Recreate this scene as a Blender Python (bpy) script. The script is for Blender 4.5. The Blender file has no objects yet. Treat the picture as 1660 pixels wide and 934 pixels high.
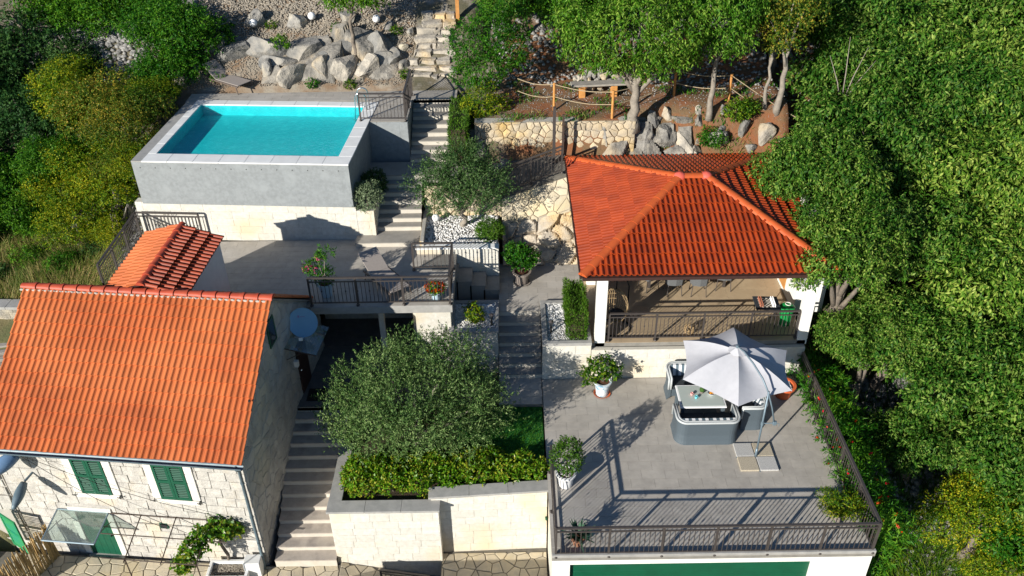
import bpy, bmesh, math, random
import numpy as np
from mathutils import Matrix, Vector, noise as mnoise

sc = bpy.context.scene
C = sc.collection
R = math.radians
rnd = random.Random(7)

# ---------------------------------------------------------------- camera, sky, sun, exposure
cam_d = bpy.data.cameras.new('camera'); cam = bpy.data.objects.new('camera', cam_d); C.objects.link(cam)
cam_d.sensor_fit = 'HORIZONTAL'; cam_d.sensor_width = 36.0; cam_d.lens = 36.0*1400/1660
cam_d.clip_start = 0.1; cam_d.clip_end = 600
dn = Vector((30/1400, -2033/1400, -1)).normalized()
upc = -dn; yc = (Vector((0,0,-1)) - upc*Vector((0,0,-1)).dot(upc)).normalized(); xc = yc.cross(upc)
cam.matrix_world = Matrix.Translation((0,0,20)) @ Matrix((xc, yc, upc)).to_4x4()
sc.camera = cam

SUN_AZ, SUN_EL = 42.6, 20.5            # shadows fall towards +x +y, 42.6 degrees off +y
w = bpy.data.worlds.new('World'); sc.world = w; w.use_nodes = True
nt = w.node_tree; bg = nt.nodes['Background']
sky = nt.nodes.new('ShaderNodeTexSky'); sky.sky_type = 'NISHITA'; sky.sun_disc = False
sky.sun_elevation = R(SUN_EL); sky.sun_rotation = R(180+SUN_AZ); sky.dust_density = 0.2; sky.ozone_density = 5.0
nt.links.new(sky.outputs['Color'], bg.inputs['Color']); bg.inputs['Strength'].default_value = 0.068
sl = bpy.data.lights.new('sun', 'SUN'); sl.energy = 5.0; sl.angle = R(0.5); sl.color = (1.0, 0.95, 0.86)
so = bpy.data.objects.new('sun', sl); C.objects.link(so)
tosun = Vector((-math.sin(R(SUN_AZ))*math.cos(R(SUN_EL)), -math.cos(R(SUN_AZ))*math.cos(R(SUN_EL)), math.sin(R(SUN_EL))))
so.rotation_euler = tosun.to_track_quat('Z', 'Y').to_euler(); so.location = tosun*60
vs = sc.view_settings; vs.view_transform = 'Standard'; vs.look = 'None'; vs.gamma = 1.0; vs.exposure = 0.6; vs.use_curve_mapping = False
sc.cycles.max_bounces = 6; sc.cycles.transparent_max_bounces = 12; sc.cycles.use_denoising = True
sc.cycles.caustics_reflective = False; sc.cycles.caustics_refractive = False

# ---------------------------------------------------------------- materials
def s2l(c): return tuple(((v/255+0.055)/1.055)**2.4 if v/255 > 0.04045 else v/255/12.92 for v in c)
def node(nt, typ, **kw):
    n = nt.nodes.new(typ)
    for k, v in kw.items(): setattr(n, k, v)
    return n
def mat(name, c1, c2=None, scale=3.0, rough=0.8, bump=0.0, bscale=20.0, rand=0.0, metal=0.0, spec=0.3, c3=None, s3=0.7, detail=5, thr=(0.35,0.65), island=0.0):
    """procedural material: two tones by world-space noise, a third blotch tone, a value shift for every object (or mesh island)"""
    m = bpy.data.materials.new(name); m.use_nodes = True; nt = m.node_tree; L = nt.links.new
    b = nt.nodes['Principled BSDF']; b.inputs['Roughness'].default_value = rough; b.inputs['Metallic'].default_value = metal
    b.inputs['Specular IOR Level'].default_value = spec
    geo = node(nt, 'ShaderNodeNewGeometry')
    col = None
    if c2 is not None:
        n1 = node(nt, 'ShaderNodeTexNoise'); n1.inputs['Scale'].default_value = scale; n1.inputs['Detail'].default_value = detail; n1.inputs['Roughness'].default_value = 0.6
        L(geo.outputs['Position'], n1.inputs['Vector'])
        r = node(nt, 'ShaderNodeMapRange'); r.inputs['From Min'].default_value = thr[0]; r.inputs['From Max'].default_value = thr[1]; L(n1.outputs['Fac'], r.inputs['Value'])
        mx = node(nt, 'ShaderNodeMix', data_type='RGBA'); mx.inputs['A'].default_value = (*c1, 1); mx.inputs['B'].default_value = (*c2, 1)
        L(r.outputs['Result'], mx.inputs['Factor']); col = mx.outputs['Result']
    if c3 is not None:
        n3 = node(nt, 'ShaderNodeTexNoise'); n3.inputs['Scale'].default_value = s3; n3.inputs['Detail'].default_value = 6
        L(geo.outputs['Position'], n3.inputs['Vector'])
        r3 = node(nt, 'ShaderNodeMapRange'); r3.inputs['From Min'].default_value = 0.52; r3.inputs['From Max'].default_value = 0.7; L(n3.outputs['Fac'], r3.inputs['Value'])
        mx3 = node(nt, 'ShaderNodeMix', data_type='RGBA'); mx3.inputs['B'].default_value = (*c3, 1); L(col, mx3.inputs['A']); L(r3.outputs['Result'], mx3.inputs['Factor']); col = mx3.outputs['Result']
    if rand or island:
        src = node(nt, 'ShaderNodeObjectInfo').outputs['Random'] if rand else geo.outputs['Random Per Island']
        amt = rand or island
        r2 = node(nt, 'ShaderNodeMapRange'); r2.inputs['To Min'].default_value = 1-amt; r2.inputs['To Max'].default_value = 1+amt; L(src, r2.inputs['Value'])
        hs = node(nt, 'ShaderNodeHueSaturation'); L(r2.outputs['Result'], hs.inputs['Value'])
        if col is None: hs.inputs['Color'].default_value = (*c1, 1)
        else: L(col, hs.inputs['Color'])
        col = hs.outputs['Color']
    if col is None: b.inputs['Base Color'].default_value = (*c1, 1)
    else: L(col, b.inputs['Base Color'])
    if bump:
        nb = node(nt, 'ShaderNodeTexNoise'); nb.inputs['Scale'].default_value = bscale; nb.inputs['Detail'].default_value = 6; nb.inputs['Roughness'].default_value = 0.65
        L(geo.outputs['Position'], nb.inputs['Vector'])
        bn = node(nt, 'ShaderNodeBump'); bn.inputs['Strength'].default_value = 1.0; bn.inputs['Distance'].default_value = bump
        L(nb.outputs['Fac'], bn.inputs['Height']); L(bn.outputs['Normal'], b.inputs['Normal'])
    return m
def leafmat(name, ca, cb, cc, trans=0.35, rough=0.5, spec=0.16):
    """leaves: colour ramps over a random value of every leaf, with light coming through"""
    m = bpy.data.materials.new(name); m.use_nodes = True; nt = m.node_tree; L = nt.links.new
    b = nt.nodes['Principled BSDF']; out = nt.nodes['Material Output']
    b.inputs['Roughness'].default_value = rough; b.inputs['Specular IOR Level'].default_value = spec
    geo = node(nt, 'ShaderNodeNewGeometry'); rp = node(nt, 'ShaderNodeValToRGB')
    e = rp.color_ramp.elements; e[0].position = 0.0; e[0].color = (*ca, 1); e[1].position = 1.0; e[1].color = (*cc, 1)
    k = rp.color_ramp.elements.new(0.55); k.color = (*cb, 1)
    n1 = node(nt, 'ShaderNodeTexNoise'); n1.inputs['Scale'].default_value = 0.9; n1.inputs['Detail'].default_value = 2; L(geo.outputs['Position'], n1.inputs['Vector'])
    ad = node(nt, 'ShaderNodeMath', operation='MULTIPLY_ADD'); L(n1.outputs['Fac'], ad.inputs[0]); ad.inputs[1].default_value = 0.9; ad.inputs[2].default_value = -0.45
    ad2 = node(nt, 'ShaderNodeMath', operation='ADD'); L(geo.outputs['Random Per Island'], ad2.inputs[0]); L(ad.outputs[0], ad2.inputs[1]); ad2.use_clamp = True
    oi = node(nt, 'ShaderNodeObjectInfo'); mo = node(nt, 'ShaderNodeMapRange'); L(oi.outputs['Random'], mo.inputs['Value']); mo.inputs['To Min'].default_value = 0.80; mo.inputs['To Max'].default_value = 1.25
    mh = node(nt, 'ShaderNodeMapRange'); L(oi.outputs['Random'], mh.inputs['Value']); mh.inputs['To Min'].default_value = 0.512; mh.inputs['To Max'].default_value = 0.484
    hs = node(nt, 'ShaderNodeHueSaturation'); hs.inputs['Saturation'].default_value = 1.04; L(mo.outputs['Result'], hs.inputs['Value']); L(mh.outputs['Result'], hs.inputs['Hue'])
    L(ad2.outputs[0], rp.inputs['Fac']); L(rp.outputs['Color'], hs.inputs['Color']); L(hs.outputs['Color'], b.inputs['Base Color'])
    t = node(nt, 'ShaderNodeBsdfTranslucent'); ms = node(nt, 'ShaderNodeMixShader'); ms.inputs['Fac'].default_value = trans
    L(hs.outputs['Color'], t.inputs['Color']); L(b.outputs['BSDF'], ms.inputs[1]); L(t.outputs['BSDF'], ms.inputs[2]); L(ms.outputs['Shader'], out.inputs['Surface'])
    return m
def glassmat(name, tint, alpha=0.25, rough=0.05):
    m = bpy.data.materials.new(name); m.use_nodes = True; nt = m.node_tree; L = nt.links.new
    out = nt.nodes['Material Output']; nt.nodes.remove(nt.nodes['Principled BSDF'])
    t = node(nt, 'ShaderNodeBsdfTransparent'); t.inputs['Color'].default_value = (*tint, 1)
    g = node(nt, 'ShaderNodeBsdfGlossy'); g.inputs['Roughness'].default_value = rough
    m.use_transparent_shadow = True
    ms = node(nt, 'ShaderNodeMixShader'); ms.inputs[0].default_value = 0.12; L(t.outputs[0], ms.inputs[1]); L(g.outputs[0], ms.inputs[2])
    res = ms.outputs[0]
    if alpha:
        d = node(nt, 'ShaderNodeBsdfDiffuse'); d.inputs['Color'].default_value = (0.5, 0.52, 0.5, 1)
        m2 = node(nt, 'ShaderNodeMixShader'); m2.inputs[0].default_value = alpha; L(res, m2.inputs[1]); L(d.outputs[0], m2.inputs[2]); res = m2.outputs[0]
    L(res, out.inputs['Surface']); return m, g

M = {}
M['tile_house'] = mat('orange_clay_tile', (0.50,0.135,0.040), (0.42,0.105,0.034), 1.6, 0.65, 0.002, 60, rand=0.10, spec=0.25, c3=(0.56,0.17,0.055), s3=0.4)
M['tile_pav'] = mat('red_clay_tile', (0.33,0.048,0.009), (0.25,0.034,0.008), 2.2, 0.42, 0.0015, 60, rand=0.13, spec=0.45)
M['tile_ridge'] = mat('ridge_clay_tile', (0.46,0.085,0.04), (0.38,0.06,0.03), 3, 0.5, 0.002, 50, rand=0.10)
M['tile_hip'] = mat('hip_clay_tile', (0.50,0.10,0.026), (0.43,0.08,0.022), 3, 0.5, 0.002, 50, rand=0.06)
M['tile_cap'] = mat('pink_clay_cap', (0.60,0.11,0.08), (0.52,0.09,0.06), 4, 0.6, 0.002, 40)
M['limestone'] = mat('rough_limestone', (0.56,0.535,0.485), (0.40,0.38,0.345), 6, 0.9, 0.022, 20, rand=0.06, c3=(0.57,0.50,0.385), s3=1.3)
M['quoin'] = mat('white_window_stone', (0.74,0.72,0.66), (0.66,0.63,0.56), 6, 0.85, 0.006, 25, rand=0.05)
M['mortar'] = mat('old_mortar', (0.46,0.43,0.38), (0.36,0.34,0.30), 4, 0.95, 0.01, 20)
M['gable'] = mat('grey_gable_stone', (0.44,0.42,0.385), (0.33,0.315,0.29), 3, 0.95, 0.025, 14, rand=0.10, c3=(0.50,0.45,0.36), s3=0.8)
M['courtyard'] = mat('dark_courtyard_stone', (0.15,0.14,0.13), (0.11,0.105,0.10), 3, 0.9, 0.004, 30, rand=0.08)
M['render'] = mat('grey_wall_render', (0.34,0.325,0.30), (0.24,0.23,0.215), 3, 0.95, 0.02, 16, c3=(0.38,0.34,0.27), s3=1.0)
M['cladding'] = mat('white_stone_cladding', (0.64,0.62,0.56), (0.55,0.525,0.46), 8, 0.9, 0.010, 28, rand=0.05, c3=(0.62,0.53,0.38), s3=0.8)
M['cladjoint'] = mat('cladding_joint', (0.56,0.53,0.46), (0.50,0.47,0.40), 5, 0.95)
M['concrete'] = mat('smooth_grey_concrete', (0.275,0.295,0.30), (0.225,0.24,0.245), 9, 0.8, 0.004, 40, c3=(0.29,0.31,0.315), s3=2.6)
M['coping'] = mat('pale_coping_stone', (0.74,0.74,0.72), (0.68,0.68,0.66), 3, 0.7, 0.001, 50, rand=0.04)
M['greycoping'] = mat('grey_coping_slab', (0.36,0.35,0.33), (0.29,0.285,0.27), 5, 0.8, 0.002, 40, rand=0.05)
M['floortile'] = mat('grey_porcelain_tile', (0.415,0.382,0.335), (0.34,0.314,0.277), 3.5, 0.7, 0.001, 60, rand=0.05, c3=(0.44,0.41,0.37), s3=0.6)
M['grout'] = mat('tile_grout', (0.24,0.225,0.20), (0.19,0.18,0.16), 5, 0.9)
M['pavtile'] = mat('beige_floor_tile', (0.48,0.37,0.24), (0.41,0.31,0.20), 2.5, 0.55, 0.001, 50, rand=0.04)
M['step'] = mat('step_stone', (0.42,0.37,0.32), (0.34,0.30,0.26), 4, 0.8, 0.002, 40, rand=0.05, c3=(0.25,0.22,0.20), s3=2.2)
M['stepgrey'] = mat('grey_step_stone', (0.30,0.28,0.25), (0.25,0.235,0.21), 4, 0.75, 0.001, 40, rand=0.05)
M['riser'] = mat('pale_riser_stone', (0.56,0.52,0.45), (0.50,0.46,0.39), 4, 0.8, 0.002, 40, rand=0.04)
M['crazy'] = mat('crazy_paving_stone', (0.56,0.48,0.34), (0.44,0.39,0.30), 4, 0.85, 0.006, 25, rand=0.14, c3=(0.62,0.50,0.28), s3=1.0)
M['bankjoint'] = mat('bank_mortar', (0.42,0.37,0.29), (0.33,0.29,0.23), 5, 0.95, 0.01, 20)
M['outcrop'] = mat('fractured_limestone_outcrop', (0.31,0.285,0.245), (0.12,0.115,0.105), 2.6, 0.9, 0.07, 7, c3=(0.38,0.31,0.215), s3=1.1)
M['warmcrop'] = mat('warm_limestone_outcrop', (0.56,0.48,0.37), (0.34,0.31,0.27), 2.2, 0.9, 0.05, 8, c3=(0.56,0.40,0.20), s3=0.8)
M['crazyjoint'] = mat('crazy_paving_joint', (0.17,0.155,0.13), (0.13,0.12,0.10), 6, 0.95, 0.003, 30)
M['rubble'] = mat('warm_rubble_stone', (0.53,0.43,0.28), (0.42,0.36,0.27), 3, 0.9, 0.02, 14, rand=0.18, c3=(0.58,0.40,0.16), s3=0.9)
M['greyrock'] = mat('weathered_limestone_rock', (0.34,0.32,0.285), (0.16,0.155,0.145), 2.6, 0.9, 0.06, 8, rand=0.16, c3=(0.48,0.42,0.31), s3=1.1)
M['darkrock'] = mat('dark_weathered_rock', (0.25,0.24,0.22), (0.13,0.13,0.125), 2.5, 0.9, 0.05, 9, rand=0.15, c3=(0.34,0.31,0.26), s3=1.3)
M['palerock'] = mat('pale_limestone_rock', (0.46,0.41,0.335), (0.25,0.23,0.20), 3.0, 0.9, 0.05, 9, rand=0.12, c3=(0.50,0.39,0.24), s3=1.0)
M['scree'] = mat('grey_scree', (0.30,0.29,0.27), (0.17,0.168,0.16), 6, 0.9, 0.01, 30, island=0.35)
M['pebble'] = mat('white_pebbles', (0.70,0.69,0.67), (0.58,0.57,0.55), 9, 0.7, island=0.22)
M['gravel'] = mat('beige_gravel', (0.31,0.27,0.215), (0.22,0.195,0.16), 8, 0.9, island=0.30)
M['soilpot'] = mat('potting_soil', (0.13,0.055,0.03), (0.09,0.04,0.025), 20, 0.95, 0.01, 40)
M['bedsoil'] = mat('dark_bed_soil', (0.06,0.042,0.026), (0.035,0.028,0.018), 6, 0.95, 0.03, 20)
M['iron'] = mat('dark_bronze_iron', (0.085,0.073,0.068), (0.07,0.06,0.056), 10, 0.45, metal=0.3, spec=0.5)
M['ironold'] = mat('thin_dark_rod', (0.05,0.035,0.03), (0.07,0.045,0.03), 20, 0.7)
M['zinc'] = mat('zinc_gutter', (0.13,0.18,0.21), (0.10,0.145,0.17), 6, 0.5, metal=0.2, spec=0.5)
M['brown'] = mat('brown_gutter', (0.05,0.025,0.02), (0.04,0.02,0.017), 6, 0.5)
M['green'] = mat('green_shutter_paint', (0.004,0.085,0.045), (0.004,0.07,0.036), 8, 0.5, rand=0.06, spec=0.5)
M['greenlight'] = mat('light_green_shutter_paint', (0.012,0.21,0.11), (0.03,0.24,0.07), 3, 0.5)
M['greendoor'] = mat('green_roller_door', (0.003,0.085,0.04), (0.003,0.07,0.033), 3, 0.45, spec=0.5)
M['white'] = mat('white_paint', (0.76,0.75,0.71), (0.70,0.69,0.65), 4, 0.8, 0.001, 50)
M['whitegloss'] = mat('white_plastic', (0.80,0.80,0.80), None, rough=0.35, spec=0.5)
M['lampglobe'] = mat('white_globe_plastic', (0.82,0.82,0.82), None, rough=0.3, spec=0.5)
M['black'] = mat('black_rubber', (0.012,0.012,0.012), None, rough=0.8)
M['void'] = mat('dark_room_wall', (0.03,0.03,0.03), (0.02,0.02,0.02), 3, 0.9)
M['poolpaint'] = mat('pale_blue_pool_lining', (0.05,0.58,0.60), (0.04,0.52,0.55), 6, 0.6, c3=(0.08,0.63,0.64), s3=4)
M['steel'] = mat('polished_steel', (0.62,0.64,0.66), None, rough=0.22, metal=1.0)
M['bluegrey'] = mat('blue_grey_metal', (0.16,0.22,0.26), (0.14,0.19,0.23), 6, 0.45, metal=0.3, spec=0.5)
M['lampblue'] = mat('blue_grey_lamp_shell', (0.16,0.27,0.42), (0.13,0.22,0.36), 3, 0.35, spec=0.5)
M['dish'] = mat('shade_blue_dish', (0.22,0.42,0.60), (0.20,0.39,0.56), 3, 0.5)  # blue of the shade put into the dish's base colour
M['magenta'] = mat('magenta_print', (0.35,0.02,0.22), None, rough=0.6)
M['rattan'] = mat('grey_plastic_weave', (0.085,0.11,0.13), (0.065,0.085,0.10), 90, 0.6, 0.004, 130, spec=0.4)
M['rattanrim'] = mat('pale_grey_rim', (0.48,0.50,0.50), (0.40,0.42,0.42), 60, 0.5)
M['seatdark'] = mat('dark_seat_cushion', (0.035,0.042,0.05), (0.03,0.035,0.042), 15, 0.85)
M['tabletop'] = mat('pale_green_grey_glass_top', (0.42,0.47,0.44), None, rough=0.35, spec=0.5)
M['canvas'] = mat('light_grey_canvas', (0.46,0.46,0.485), (0.42,0.42,0.445), 5, 0.9, 0.002, 30)
M['terrazzo'] = mat('pebble_slab', (0.55,0.54,0.51), (0.30,0.29,0.28), 55, 0.8, 0.004, 60, detail=2, rand=0.05)
M['terrazzo2'] = mat('tan_pebble_slab', (0.54,0.48,0.36), (0.30,0.25,0.19), 55, 0.8, 0.004, 60, detail=2)
M['terracotta'] = mat('terracotta_plastic', (0.62,0.13,0.04), (0.55,0.11,0.035), 6, 0.6)
M['claypot'] = mat('brown_clay_pot', (0.28,0.13,0.075), (0.22,0.11,0.07), 8, 0.75)
M['potgrey'] = mat('grey_clay_pot', (0.24,0.20,0.17), (0.19,0.16,0.14), 8, 0.75)
M['potwhite'] = mat('white_ceramic', (0.76,0.76,0.76), (0.70,0.70,0.70), 5, 0.4, spec=0.5)
M['potblue'] = mat('blue_and_white_pot', (0.66,0.70,0.72), (0.20,0.34,0.46), 6, 0.5, thr=(0.52,0.60), spec=0.5)
M['potpale'] = mat('pale_blue_pot', (0.42,0.55,0.62), (0.36,0.49,0.57), 6, 0.5)
M['wood'] = mat('orange_pine_post', (0.52,0.25,0.075), (0.42,0.19,0.055), 8, 0.7, 0.002, 40, rand=0.08)
M['greywood'] = mat('weathered_grey_wood', (0.33,0.30,0.26), (0.24,0.22,0.19), 6, 0.85, 0.004, 30, rand=0.1)
M['rope'] = mat('hemp_rope', (0.42,0.33,0.21), (0.34,0.27,0.17), 30, 0.9)
M['loungerfab'] = mat('taupe_mesh_fabric', (0.33,0.29,0.26), (0.29,0.255,0.23), 20, 0.85)
M['loungerframe'] = mat('brown_lounger_frame', (0.12,0.095,0.08), None, rough=0.5)
M['reed'] = mat('dry_reed', (0.46,0.31,0.13), (0.33,0.22,0.09), 12, 0.9, 0.003, 40, rand=0.25)
M['bark'] = mat('grey_bark', (0.20,0.165,0.13), (0.13,0.11,0.09), 7, 0.9, 0.02, 18)
M['barkpale'] = mat('pale_bark', (0.28,0.245,0.20), (0.20,0.175,0.145), 7, 0.9, 0.015, 18)
M['redwall'] = mat('dark_red_paint', (0.20,0.012,0.015), (0.15,0.01,0.012), 4, 0.7)
M['pavchair'] = mat('grey_rope_weave', (0.13,0.135,0.14), (0.09,0.095,0.10), 70, 0.8, 0.006, 90)
M['cane'] = mat('natural_cane', (0.40,0.28,0.15), (0.34,0.24,0.13), 15, 0.7)
M['binGreen'] = mat('green_plastic_bin', (0.01,0.26,0.06), None, rough=0.45, spec=0.5)
M['artgrass'] = mat('artificial_turf', (0.03,0.19,0.035), (0.02,0.14,0.025), 14, 0.9, 0.02, 60)
M['chesslight'] = mat('chess_pale_wood', (0.60,0.56,0.48), None, rough=0.5)
M['chessdark'] = mat('chess_dark_wood', (0.05,0.045,0.04), None, rough=0.5)
M['chessred'] = mat('chess_red_wood', (0.30,0.10,0.05), None, rough=0.5)
M['orangefruit'] = mat('orange_snack', (0.70,0.30,0.03), (0.55,0.20,0.02), 30, 0.6)
M['pink'] = mat('pink_ceramic', (0.70,0.35,0.33), None, rough=0.4)
M['cyan'] = mat('turquoise_ceramic', (0.15,0.55,0.62), None, rough=0.4)
M['cactus'] = mat('cactus_green', (0.05,0.12,0.02), (0.03,0.08,0.015), 30, 0.8, 0.01, 60)

# the ground: hillside soil, reddish on the slope behind the pavilion, scree and dry litter elsewhere
def ground_material():
    m = mat('hillside_ground', (0.16,0.135,0.09), (0.095,0.09,0.055), 1.4, 0.95, 0.03, 12, c3=(0.27,0.245,0.21), s3=1.9)
    nt = m.node_tree; L = nt.links.new; b = nt.nodes['Principled BSDF']
    old = b.inputs['Base Color'].links[0].from_socket
    at = node(nt, 'ShaderNodeAttribute'); at.attribute_name = 'zone'
    sep = node(nt, 'ShaderNodeSeparateColor'); L(at.outputs['Color'], sep.inputs['Color'])
    cur = old
    for ch, ca, cb, sc_ in (('Red', (0.235,0.095,0.042), (0.165,0.105,0.055), 1.7), ('Green', (0.10,0.12,0.045), (0.19,0.165,0.075), 1.2), ('Blue', (0.27,0.235,0.185), (0.20,0.135,0.085), 1.6)):
        geo = node(nt, 'ShaderNodeNewGeometry'); n = node(nt, 'ShaderNodeTexNoise'); n.inputs['Scale'].default_value = sc_; n.inputs['Detail'].default_value = 6; L(geo.outputs['Position'], n.inputs['Vector'])
        r = node(nt, 'ShaderNodeMapRange'); r.inputs['From Min'].default_value = 0.4; r.inputs['From Max'].default_value = 0.62; L(n.outputs['Fac'], r.inputs['Value'])
        mx = node(nt, 'ShaderNodeMix', data_type='RGBA'); mx.inputs['A'].default_value = (*ca,1); mx.inputs['B'].default_value = (*cb,1); L(r.outputs['Result'], mx.inputs['Factor'])
        m2 = node(nt, 'ShaderNodeMix', data_type='RGBA'); L(sep.outputs[ch], m2.inputs['Factor']); L(cur, m2.inputs['A']); L(mx.outputs['Result'], m2.inputs['B']); cur = m2.outputs['Result']
    L(cur, b.inputs['Base Color']); return m
M['ground'] = ground_material()
M['water'], _g = glassmat('pool_water', (0.50,0.96,0.98), 0.0, 0.03)
_nt = M['water'].node_tree; _n = node(_nt, 'ShaderNodeTexNoise'); _n.inputs['Scale'].default_value = 10; _n.inputs['Detail'].default_value = 4
_geo = node(_nt, 'ShaderNodeNewGeometry'); _nt.links.new(_geo.outputs['Position'], _n.inputs['Vector'])
_b = node(_nt, 'ShaderNodeBump'); _b.inputs['Distance'].default_value = 0.05; _nt.links.new(_n.outputs['Fac'], _b.inputs['Height']); _nt.links.new(_b.outputs['Normal'], _g.inputs['Normal'])
M['glass'], _ = glassmat('canopy_glass', (0.80,0.88,0.86), 0.10, 0.05)
M['windowglass'] = mat('dark_window_glass', (0.03,0.035,0.04), None, rough=0.1, spec=0.6)
# leaves
M['l_celtis'] = leafmat('nettle_tree_leaves', (0.030,0.105,0.010), (0.090,0.225,0.020), (0.27,0.40,0.07), 0.32)
M['l_grove'] = leafmat('grove_leaves', (0.020,0.076,0.010), (0.068,0.168,0.019), (0.25,0.34,0.075), 0.27)
M['l_yellow'] = leafmat('yellowing_leaves', (0.036,0.110,0.010), (0.105,0.200,0.014), (0.40,0.38,0.03), 0.33)
M['l_autumn'] = leafmat('autumn_leaves', (0.036,0.100,0.012), (0.100,0.165,0.020), (0.34,0.26,0.04), 0.33)
M['l_green'] = leafmat('fresh_green_leaves', (0.020,0.095,0.010), (0.050,0.170,0.014), (0.15,0.30,0.03), 0.34)
M['l_dark'] = leafmat('dark_leaves', (0.016,0.055,0.014), (0.030,0.090,0.022), (0.08,0.16,0.04), 0.28)
M['l_olive'] = leafmat('olive_leaves', (0.036,0.090,0.024), (0.080,0.155,0.044), (0.22,0.31,0.12), 0.25, 0.5)
M['l_hedge'] = leafmat('hedge_leaves', (0.035,0.130,0.010), (0.095,0.240,0.018), (0.26,0.27,0.035), 0.32, 0.35, 0.3)
M['l_cypress'] = leafmat('clipped_conifer', (0.030,0.090,0.010), (0.060,0.150,0.016), (0.12,0.21,0.03), 0.25)
M['l_sage'] = leafmat('sage_leaves', (0.09,0.14,0.07), (0.18,0.24,0.13), (0.32,0.38,0.24), 0.25)
M['l_lemon'] = leafmat('lemon_leaves', (0.02,0.075,0.008), (0.06,0.15,0.012), (0.24,0.32,0.03), 0.35)
M['l_grass'] = leafmat('meadow_grass', (0.06,0.13,0.02), (0.15,0.20,0.045), (0.42,0.33,0.15), 0.35)
M['l_aloe'] = leafmat('aloe_leaves', (0.04,0.10,0.055), (0.06,0.14,0.08), (0.12,0.20,0.12), 0.1)
M['l_flower'] = leafmat('red_and_pink_petals', (0.45,0.02,0.02), (0.62,0.05,0.10), (0.70,0.16,0.30), 0.3)
M['l_pink'] = leafmat('pink_petals', (0.50,0.03,0.12), (0.62,0.06,0.16), (0.70,0.20,0.30), 0.3)
M['l_redflower'] = leafmat('red_petals', (0.45,0.01,0.01), (0.60,0.03,0.02), (0.65,0.10,0.04), 0.3)
M['l_bed'] = leafmat('mixed_flower_petals', (0.38,0.01,0.03), (0.55,0.02,0.02), (0.60,0.20,0.03), 0.3)

# ---------------------------------------------------------------- mesh helpers
def link(name, me, m=None, parent=None, loc=None, rz=None, mtx=None, scale=None):
    o = bpy.data.objects.new(name, me); C.objects.link(o)
    if m is not None and me is not None and not me.materials: me.materials.append(m)
    if parent is not None: o.parent = parent
    if mtx is not None: o.matrix_basis = mtx
    if loc is not None: o.location = loc
    if rz is not None: o.rotation_euler = (0, 0, rz)
    if scale is not None: o.scale = scale
    return o
def tag(o, label=None, cat=None, group=None, kind=None):
    for k, v in (('label', label), ('category', cat), ('group', group), ('kind', kind)):
        if v: o[k] = v
    return o
def thing(name, label, cat, loc=(0,0,0), rz=0.0, group=None):
    o = bpy.data.objects.new(name, None); C.objects.link(o); o.empty_display_size = 0.1
    o.location = loc; o.rotation_euler = (0, 0, rz); return tag(o, label, cat, group)
def struct(name, me, m, label=None, **k):
    return tag(link(name, me, m, **k), label, None, None, 'structure')
def dup(o, parent=None, **kw):
    c = o.copy(); C.objects.link(c); c.parent = parent
    for ch in o.children: dup(ch, c)
    for k, v in kw.items(): c[k] = v
    return c

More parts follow.
